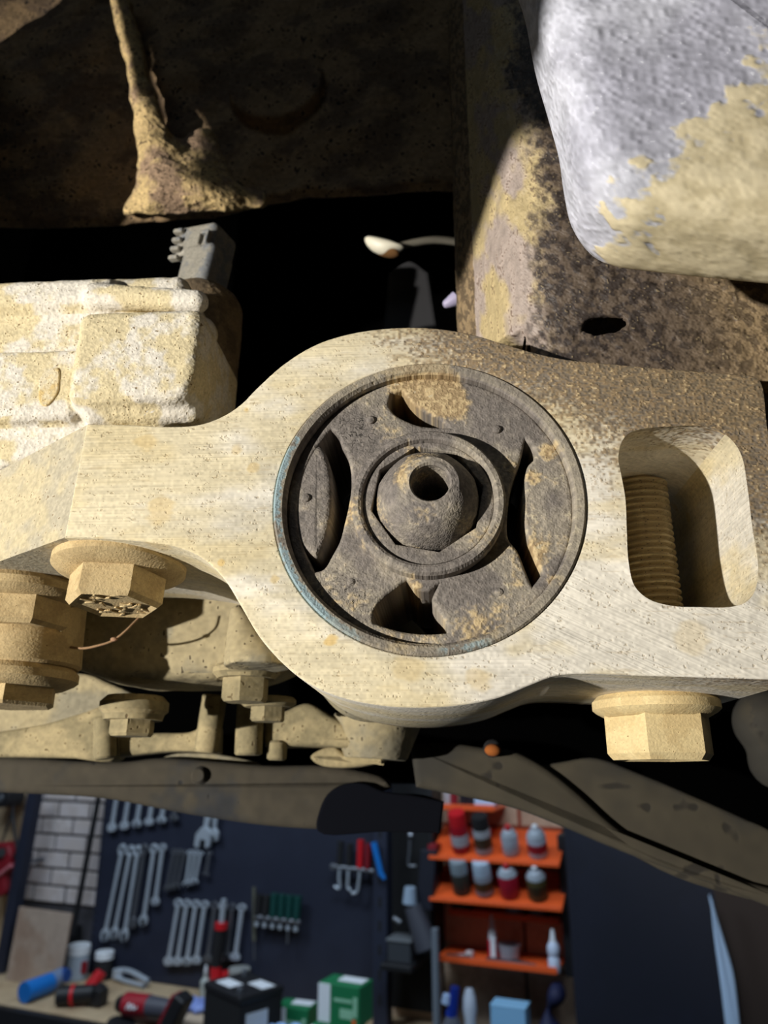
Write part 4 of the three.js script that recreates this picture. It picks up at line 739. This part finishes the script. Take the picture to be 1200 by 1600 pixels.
  part(t, 'bag_film', field((x, yy, z) => { const u = (x - b[0]) / 66, w = (yy - BENCH - 22) / 17, q = (z - b[2]) / 42; return (Math.hypot(u, w, q) - 1) * 15 + 9 * n3(x * .05, yy * .06, z * .05); }, [b[0] - 84, BENCH - 4, b[2] - 60], [b[0] + 84, BENCH + 56, b[2] + 60], 3.5), flat([132, 152, 216], .45));
  b = B3(319, 1560); t = at('glue_bottle', 'slim pale grey bottle standing between the papers and the battery', 'bottle', b); part(t, 'body', lathe([[0, 0], [14, 0], [15, 3], [15, 48], [6, 60], [6, 74], [0, 74]], 20), flat([170, 176, 172], .5), { crease: .6 }); part(t, 'nozzle', lathe([[0, 72], [6.4, 72], [3, 92], [0, 92]], 16), M.white);
}
{ // car battery, grease gun, boxes
  let b = B3(376, 1640), t = at('car_battery', 'black car battery with white stickers on its top and end', 'battery', b, 0, -.42); t.scale.setScalar(.8);
  part(t, 'case', wob(0, 84, 0, 210, 168, 170, 6), M.blackMatt); part(t, 'lid', wob(0, 178, 0, 218, 26, 176, 7), M.black);
  part(t, 'top_sticker', wob(-34, 191.5, 34, 84, 2, 52, .8), M.white); part(t, 'top_sticker', wob(54, 191.5, -34, 84, 2, 52, .8), M.white); part(t, 'end_sticker', wob(105.5, 88, 16, 2, 96, 84, .8), flat([196, 204, 216], .6)); part(t, 'terminal', bar([-70, 190, -50], [-70, 208, -50], 10), M.dullSteel); part(t, 'terminal', bar([70, 190, 62], [70, 206, 62], 10), M.dullSteel);
  b = B3(340, 1560); t = at('grease_gun', 'upright black tool with red collar and red foot behind the battery', 'tool', b); bases.set(t, b);
  const T2 = W3(345, 1452, b[2]), M2 = W3(337, 1510, b[2]); part(t, 'barrel', bar([M2[0], M2[1], b[2]], [T2[0], T2[1], b[2]], 17), M.blackMatt); part(t, 'red_collar', bar([T2[0], T2[1], b[2]], [T2[0] + 1, T2[1] + 20, b[2]], 20), M.red); part(t, 'spout', bar([T2[0] + 1, T2[1] + 18, b[2]], [T2[0] + 6, T2[1] + 88, b[2]], 9), M.steel); part(t, 'red_foot', bar([b[0] - 6, BENCH, b[2]], [M2[0], M2[1], b[2]], 20, 17), M.red);
  b = B3(372, 1562); t = at('spool', 'pale round spool with a red side standing behind the battery', 'spool', b); bases.set(t, b);
  const sp = W3(370, 1512, b[2]); part(t, 'spool_body', bar([b[0], BENCH, b[2]], [b[0], sp[1], b[2]], 34), flat([150, 152, 150], .6)); part(t, 'red_side', bar([b[0] - 44, BENCH, b[2] + 6], [b[0] - 44, sp[1] - 12, b[2] + 6], 16), M.red);
  const carton = (label, px, py, y0, w, h, d, ry) => {
    const c = B3(px, py, y0), q = at('green_carton', label, 'carton', c, 0, ry, 0, 'green cartons'); q.scale.setScalar(.84); part(q, 'carton_body', wob(0, h / 2, 0, w, h, d, 2.5), M.green); part(q, 'white_end', wob(-w / 2 + 20, h / 2, d / 2 + .4, 42, h - 4, 2, .8), M.white);
    for (const [x, yy, ww, hh] of [[14, .62, 62, 9], [26, .3, 44, 26], [w / 2 - 14, .5, 14, 58]]) part(q, 'print_patch', wob(x, h * yy, d / 2 + .4, ww, Math.min(hh, h * .5), 1.6, .6), flat([140, 190, 160], .6));
    part(q, 'orange_mark', wob(w / 2 - 18, 14, d / 2 + .4, 12, 12, 1.6, .6), M.orange); const fl = part(q, 'top_flap', wob(20, h + 2, -d * .1, w * .6, 3, d * .5, 1), M.white); return q;
  };
  carton('lower green carton with a white end in the stack of two', 528, 1662, BENCH, 140, 106, 92, -.06);
  carton('upper green carton with a white end topping the stack of two', 540, 1594, BENCH + 90, 140, 106, 92, -.06);
  carton('green carton standing alone between the car battery and the stack', 462, 1626, BENCH, 118, 104, 84, .06);
  b = B3(466, 1640); b[2] += 70; t = at('blue_rag', 'crumpled pale blue rag in front of the green cartons', 'rag', b); bases.set(t, b);
  part(t, 'cloth', field((x, yy, z) => { const u = (x - b[0]) / 66, w = (yy - BENCH) / 72, q = (z - b[2]) / 44; return (Math.hypot(u, w, q) - 1) * 30 + 16 * n3(x * .035, yy * .03, z * .03) + 6 * n3(x * .09, yy * .05, z * .1); }, [b[0] - 90, BENCH - 3, b[2] - 66], [b[0] + 90, BENCH + 100, b[2] + 66], 4), M.paleBlue);
}
// ---------------------------------------------------------------- dark cabinet strip beside the rack
{
  let o = W3(640, 1450, 40), t = at('dark_cabinet', 'near-black open cabinet between the steel upright and the orange rack', 'cabinet', o); bases.set(t, o);
  const a = W3(608, 1500, 40), aS = W3(630, 1500, 40), c = W3(676, 1500, 40); part(t, 'back_panel', wob((a[0] + c[0]) / 2, 1190, 30, c[0] - a[0], 710, 20, 3), M.blackMatt); part(t, 'shelf', wob((aS[0] + c[0]) / 2, W3(640, 1500, 130)[1], 130, c[0] - aS[0], 16, 180, 3), M.black);
  o = W3(664, 1370, 150); t = at('black_case', 'tall narrow black case with a small red top hanging in the dark cabinet', 'case', o); bases.set(t, o);
  part(t, 'case_body', slab(WA, [[657, 1328, 1], [682, 1328, 1], [674, 1424, 1], [650, 1420, 1]], 170, 60, 4, 1), M.navyDark); part(t, 'red_cap', slab(WA, [[668, 1320, 1], [681, 1320, 1], [681, 1330, 1], [668, 1330, 1]], 168, 50, 3, 1), M.darkRed);
  o = W3(650, 1440, 180); t = at('blow_gun', 'grey air blow gun with a pale head hanging in the dark cabinet', 'air tool', o); bases.set(t, o);
  part(t, 'pale_head', bar(W3(640, 1412, 180), W3(641, 1386, 180), 20, 16), flat([150, 168, 188], .5)); part(t, 'orange_ring', bar(W3(636, 1410, 182), W3(632, 1404, 182), 7), M.orange); part(t, 'grip', bar(W3(668, 1482, 180), W3(645, 1416, 180), 34, 24), flat([62, 64, 74], .6));
  o = W3(622, 1438, 160); t = at('socket_clip', 'small dull metal clip low in the dark cabinet', 'clip', o); bases.set(t, o); part(t, 'clip_body', bar(W3(615, 1434, 160), W3(626, 1442, 160), 7), M.dullSteel);
  o = W3(630, 1500, 170); t = at('grey_bin', 'dim grey small bin on the cabinet shelf', 'bin', o); bases.set(t, o); const g = W3(634, 1494, 130); part(t, 'bin_body', wob(g[0], g[1] + 20, 150, 70, 60, 70, 6), flat([50, 54, 60], .7)); part(t, 'bin_rim', wob(g[0], g[1] + 50, 150, 76, 8, 76, 3), flat([96, 100, 104], .6));
  o = W3(646, 1320, 120); t = at('wire_hanger', 'thin brownish wire hanger loop at the top of the dark cabinet', 'hanger', o); bases.set(t, o); part(t, 'wire', tube([W3(641, 1304, 120), W3(640, 1330, 120), W3(639, 1352, 120), W3(650, 1353, 120)], 4), M.dullSteel); part(t, 'knob', bar(W3(642, 1300, 120), W3(642, 1308, 126), 9), M.dullSteel);
  o = W3(680, 1530, 200); t = at('pale_post', 'narrow pale grey post under the end of the orange rack', 'post', o); bases.set(t, o); const q = W3(681, 1450, 200); part(t, 'post_tube', wob(q[0] - 2, 720, 200, 17, 2 * (q[1] - 720), 20, 3), flat([104, 112, 122], .6));
}
// ---------------------------------------------------------------- orange rack
const TILT = 24 * K;
{
  const o = W3(780, 1400, 20), t = at('orange_shelf_rack', 'orange metal shelf rack with two tilted can shelves in a black frame', 'shelf rack', o); bases.set(t, o);
  const x0 = 655, x1 = 985;
  const tilted = (yF, zF) => { const d = 165, g = [wob(0, 0, -d / 2, x1 - x0 + 36, 5, d, 1.5)]; g.forEach((q) => q.rotateX(TILT)); g.forEach((q) => q.translate((x0 + x1) / 2 + 22, yF, zF)); part(t, 'tilted_shelf', g, M.orange); const l = wob((x0 + x1) / 2 + 22, yF + 2, zF, x1 - x0 + 36, 11, 5, 1.5); part(t, 'front_lip', l, M.orange); };
  tilted(W3(775, 1347, 170)[1], 170); tilted(W3(775, 1414, 170)[1], 170);
  const level = (yF, za, zb, xa, xb) => { part(t, 'level_shelf', wob((xa + xb) / 2, yF, (za + zb) / 2, xb - xa, 5, zb - za, 1.5), M.orange); part(t, 'front_lip', wob((xa + xb) / 2, yF + 5, zb, xb - xa, 16, 5, 1.5), M.orange); };
  level(W3(775, 1434, 90)[1], 10, 90, x0 + 34, x1 + 18); level(W3(775, 1510, 150)[1], 10, 150, x0 + 8, x1 + 14); level(W3(730, 1265, 150)[1], 10, 150, x0 + 20, W3(773, 1266, 150)[0]);
  for (const [x, w, y0, y1, z] of [[x0 - 10, 14, 985, 1440, 60], [x1 + 38, 22, 985, 1330, 60]]) part(t, 'frame_upright', wob(x, (y0 + y1) / 2, z, w, y1 - y0, 100, 3), M.black);
  part(t, 'back_plate', wob((x0 + x1) / 2 + 10, 1260, 8, x1 - x0 + 30, 300, 6, 2), flat([150, 58, 30], .6));
}
function can(label, px, yF, r, h, kind, body, band, capM) {
  // foot in the middle of a tilted shelf whose front edge passes through pixel row yF
  const fy = W3(px, yF, 170)[1], o = [W3(px, yF, 170)[0], fy + 40 * Math.sin(TILT) + 3, 170 - 40 * Math.cos(TILT)]; r *= .77; h *= .74;
  const t = at('spray_can', label, 'can', o, TILT, 0, 0, 'cans on the tilted orange shelves');
  part(t, 'can_body', lathe([[0, 0], [r - 2, 0], [r, 3], [r, h - 12], [r - 1.5, h - 9], [0, h - 9]], 32), body, { crease: .6 }); if (band) part(t, 'label_band', lathe([[r - .5, h * .24], [r + .6, h * .26], [r + .6, h * .6], [r - .5, h * .62]], 32), band);
  if (kind === 'cap') part(t, 'cap', lathe([[r * .96, h - 14], [r * .97, h + 20], [r * .9, h + 26], [0, h + 26]], 32), capM, { crease: .6 });
  else { part(t, 'valve_dome', lathe([[r, h - 10], [r * .96, h - 5], [r * .62, h + 7], [r * .45, h + 9], [r * .42, h + 4], [0, h + 4]], 32), M.steel, { crease: .5 }); part(t, 'nozzle', lathe([[0, h + 3], [8, h + 3], [8, h + 19], [5, h + 22], [0, h + 22]], 16), capM, { crease: .6 }); }
}
can('spray can with a bright red cap on the upper tilted shelf', 716, 1343, 33, 120, 'cap', flat([150, 16, 32], .4), flat([170, 172, 180], .4), M.red);
can('spray can with a black cap beside the red-capped one on the upper tilted shelf', 752, 1346, 32, 112, 'cap', flat([150, 152, 158], .4), flat([60, 44, 24], .5), M.blackMatt);
can('silver aerosol can with a red nozzle on the upper tilted shelf', 795, 1348, 30, 84, 'dome', flat([160, 168, 180], .35), null, M.red);
can('white aerosol can with a red label at the far end of the upper tilted shelf', 838, 1351, 34, 88, 'dome', flat([168, 172, 186], .4), flat([150, 24, 40], .5), M.white);
can('grey clear-capped aerosol can at the post end of the lower tilted shelf', 717, 1408, 33, 92, 'cap', flat([48, 46, 40], .5), null, flat([134, 148, 158], .3));
can('second aerosol can on the lower tilted shelf, brown label under a pale cap', 753, 1411, 33, 92, 'cap', flat([132, 138, 150], .4), flat([74, 52, 26], .5), flat([176, 196, 216], .3));
can('aerosol can with white shoulder, crimson body and a red nozzle on the lower tilted shelf', 793, 1414, 35, 96, 'dome', flat([158, 20, 44], .4), null, M.red);
can('aerosol can with a dark olive label at the far end of the lower tilted shelf', 838, 1418, 34, 92, 'dome', flat([74, 66, 34], .5), flat([48, 42, 24], .5), M.white);
{ // things on the level shelves
  const put = (name, label, cat, px, yF, z, ry = 0) => { const y = W3(775, yF, z > 130 ? 150 : z)[1]; return at(name, label, cat, [W3(px, yF, z)[0], y + 3, z], 0, ry); };
  let t, yTop = W3(730, 1265, 150)[1] + 3;
  const top = (name, label, cat, px) => at(name, label, cat, [W3(px, 1262, 90)[0], yTop, 90]);
  t = top('tin', 'small white tin with a red side on the top shelf of the orange rack', 'tin', 705); part(t, 'tin_body', lathe([[0, 0], [21, 0], [22, 2], [22, 56], [20, 60], [0, 60]], 24), flat([176, 168, 172], .5), { crease: .6 }); part(t, 'red_side', wob(14, 30, 16, 22, 52, 14, 4), M.darkRed);
  for (const [i, px] of [727, 739].entries()) { t = top('bottle', i ? 'dark bottle with a silver neck next to the pale blue box, top shelf' : 'dark bottle with a silver neck next to the small white tin, top shelf', 'bottle', px); part(t, 'body', lathe([[0, 0], [16, 0], [17, 2], [17, 38], [8, 50], [0, 50]], 24), flat([34, 38, 46], .4), { crease: .6 }); part(t, 'neck', lathe([[8, 46], [9, 70], [0, 72]], 16), M.steel); }
  t = top('small_box', 'pale blue-white box at the end of the top shelf of the orange rack', 'box', 760); part(t, 'box_body', wob(0, 34, 0, 60, 68, 40, 2), flat([176, 204, 236], .6)); part(t, 'pink_base', wob(0, 5, .6, 61, 10, 41, 2), flat([216, 170, 184], .6));
  [[722, 'olive', [50, 60, 34]], [806, 'grey-blue', [110, 118, 130]], [842, 'grey', [96, 96, 98]]].forEach(([px, c, k]) => { const q = put('canister', `${c} canister in the shade of the low shelf under the tilted cans`, 'canister', px, 1434, 60); part(q, 'body', lathe([[0, 0], [28, 0], [30, 3], [30, 54], [26, 60], [0, 60]], 24), flat(k, .5), { crease: .6 }); part(q, 'rim', lathe([[29, 50], [31, 52], [31, 56], [29, 58]], 24), M.dullSteel); });
  t = put('brush', 'short white brush lying on the lowest orange shelf', 'brush', 725, 1510, 100); part(t, 'handle', bar([-36, 10, 0], [8, 12, 4], 6, 8), M.white); part(t, 'bristles', wob(18, 16, 4, 22, 26, 22, 5), flat([196, 178, 178], .9));
  t = put('sealant_tube', 'tall red and white sealant tube standing on the lowest orange shelf', 'tube', 771, 1510, 90); part(t, 'tube_body', lathe([[0, 0], [13, 0], [14, 3], [14, 62], [0, 64]], 20), flat([176, 24, 48], .45), { crease: .6 }); part(t, 'white_panel', wob(4, 40, 12, 14, 60, 6, 2), M.white); part(t, 'nozzle', lathe([[11, 62], [11, 84], [7, 100], [4, 124], [0, 126]], 16), M.white);
  t = put('glass_cup', 'small clear cup beside the sealant tube on the lowest orange shelf', 'cup', 797, 1510, 80); part(t, 'cup_wall', lathe([[0, 0], [22, 0], [31, 56], [29, 56], [20, 3], [0, 3]], 28), flat([150, 150, 160], .3, 0), { crease: .6 });
  t = put('dark_pliers', 'dark metal pliers laid along the lowest orange shelf', 'pliers', 790, 1510, 125); part(t, 'handle', bar([-50, 10, 0], [20, 10, 6], 8), flat([58, 52, 58], .5)); part(t, 'handle', bar([-50, 10, 16], [20, 10, 8], 8), flat([58, 52, 58], .5)); part(t, 'jaws', bar([18, 10, 8], [84, 10, 4], 12, 5), flat([50, 48, 54], .5));
  t = put('dark_bar', 'flat dark bar lying at the post end of the lowest orange shelf', 'bar', 712, 1510, 130); part(t, 'bar_body', wob(8, 8, 0, 70, 14, 16, 3), flat([44, 36, 40], .6));
  t = put('nozzle_bottle', 'white nozzle bottle standing at the far end of the lowest orange shelf', 'bottle', 866, 1510, 130); part(t, 'body', lathe([[0, 0], [15, 0], [16, 3], [15, 30], [12, 36], [16, 44], [16, 60], [10, 70], [0, 70]], 24), flat([206, 218, 240], .45), { crease: .6 }); part(t, 'nozzle', lathe([[9, 68], [4, 100], [0, 102]], 16), M.white);
}
// ---------------------------------------------------------------- under the rack
{
  const stand = (name, label, cat, px, pyTop, z) => { const top = W3(px, pyTop, z); return [at(name, label, cat, [top[0], BENCH - 300, z]), top[1] - BENCH + 300]; };
  structure('trim_1', wob(900, BENCH - 308, 120, 800, 16, 240, 3), M.black);
  let [t, h] = stand('spray_bottle', 'blue and white spray bottle below the orange rack', 'bottle', 705, 1541, 140);
  part(t, 'body', lathe([[0, 0], [24, 0], [26, 4], [26, h - 90], [12, h - 62], [0, h - 62]], 24), flat([96, 100, 112], .5), { crease: .6 }); part(t, 'blue_head', bar([-2, h - 70, 0], [12, h, 0], 17, 12), flat([20, 50, 150], .4)); part(t, 'white_patch', bar([-14, h - 40, 8], [-10, h - 18, 8], 13, 11), flat([176, 200, 236], .4));
  [t, h] = stand('white_bottle', 'slim white bottle with a navy base below the orange rack', 'bottle', 733, 1545, 140);
  part(t, 'body', lathe([[14, h - 110], [16, h - 104], [15, h - 70], [19, h - 50], [17, h - 20], [10, h], [0, h + 1]], 24), flat([196, 206, 222], .45), { crease: .8 }); part(t, 'navy_base', lathe([[0, 0], [17, 0], [18, 3], [18, h - 106], [0, h - 106]], 24), flat([20, 26, 80], .5), { crease: .6 });
  [t, h] = stand('blue_carton', 'plain light blue carton below the orange rack', 'carton', 797, 1569, 150); part(t, 'carton_body', wob(0, h / 2, 0, 92, h, 60, 3), flat([134, 186, 226], .6)); part(t, 'lid_flap', wob(0, h + 1, 0, 94, 4, 62, 1.5), flat([144, 196, 234], .6));
  const b = W3(862, 1562, 140); t = at('navy_bag', 'crumpled dark navy bag next to the light blue carton', 'bag', [b[0], BENCH - 300, 140]); bases.set(t, [b[0], BENCH - 300, 140]);
  part(t, 'bag_fabric', field((x, y, z) => { const u = (x - b[0]) / 56, w = (y - BENCH + 300) / (b[1] - BENCH + 306), q = (z - 130) / 70; return (Math.hypot(u, w, q) - 1) * 40 + 18 * n3(x * .02, y * .02, z * .02); }, [b[0] - 120, BENCH - 302, 30], [b[0] + 120, b[1] + 40, 240], 7), flat([18, 24, 62], .7));
}
// ---------------------------------------------------------------- dark locker and pale pole
{
  const z = 260, a = W3(893, 1500, z), c = W3(1140, 1500, z); let o = [(a[0] + c[0]) / 2, 0, z - 150], t = at('navy_locker', 'tall plain dark navy locker beside the orange rack', 'locker', o); bases.set(t, o);
  part(t, 'locker_body', wob(o[0], 900, z - 125, c[0] - a[0], 1800, 240, 5), M.navyDark); part(t, 'door', wob(o[0] + 4, 900, z - 2, c[0] - a[0] - 26, 1760, 12, 3), M.navyDark);
  o = W3(1180, 1500, 200); t = at('brown_board', 'dark brown board leaning next to the navy locker', 'board', o); bases.set(t, o);
  part(t, 'board', sheet([[1108, 1340, 1], [1300, 1340, 1], [1300, 1660, 1], [1150, 1660, 1]], 300, 30), flat([50, 38, 32], .9));
  o = W3(1130, 1520, 330); t = at('pale_strip', 'long narrow pale blue-grey tapering strip leaning on the locker edge', 'strip', o); bases.set(t, o);
  part(t, 'strip_body', slab(WA, [[1109, 1396, 1], [1116, 1420], [1134, 1478], [1146, 1520], [1152, 1560], [1160, 1640, 1], [1138, 1640, 1], [1126, 1540], [1116, 1466]], 345, 16, 4, 5), flat([170, 194, 222], .6), { crease: .9 });
}
// ---------------------------------------------------------------- hand lamp, outside the frame
{
  const L = MO.world(...LAMP_AT), target = MO.world(10, 10, -40), dir = target.clone().sub(L).normalize();
  const t = new THREE.Group(); t.name = 'work_lamp'; scene.add(t); t.position.copy(L); t.quaternion.setFromUnitVectors(V(0, 0, 1), dir);
  t.userData = { label: 'small black inspection lamp shining at the bracket from outside the frame', category: 'lamp' };
  bases.set(t, [0, 0, 0]);
  part(t, 'lamp_body', lathe([[0, -90], [10, -90], [12, -86], [12, -20], [17, -8], [17, -1], [15, 0], [9.2, -2.4], [0, -2.4]].map(([r, z]) => [r, z]), 32, 'z'), flat([20, 20, 22], .5));
  const lens = new THREE.MeshStandardMaterial({ color: 0x111111, emissive: 0xfff4e2, emissiveIntensity: 3 });
  part(t, 'glowing_lens', lathe([[0, -1.8], [9, -1.8], [9, -2.3], [0, -2.3]].reverse(), 32, 'z'), lens);
  const s = new THREE.SpotLight(new THREE.Color(1, .97, .92), LAMP_CD, 0, .5, .5, 2);
  s.position.copy(L).addScaledVector(dir, .004); s.target.position.copy(target); scene.add(s, s.target);
  s.castShadow = true; s.shadow.radius = .45; s.shadow.camera.near = .02; s.shadow.camera.far = 5; s.shadow.mapSize.set(2048, 2048); s.shadow.bias = -.0004;
}
// ---------------------------------------------------------------- finish
scene.traverse((o) => { if (o.isMesh) { o.castShadow = true; o.receiveShadow = true; } });
renderer.render(scene, camera);
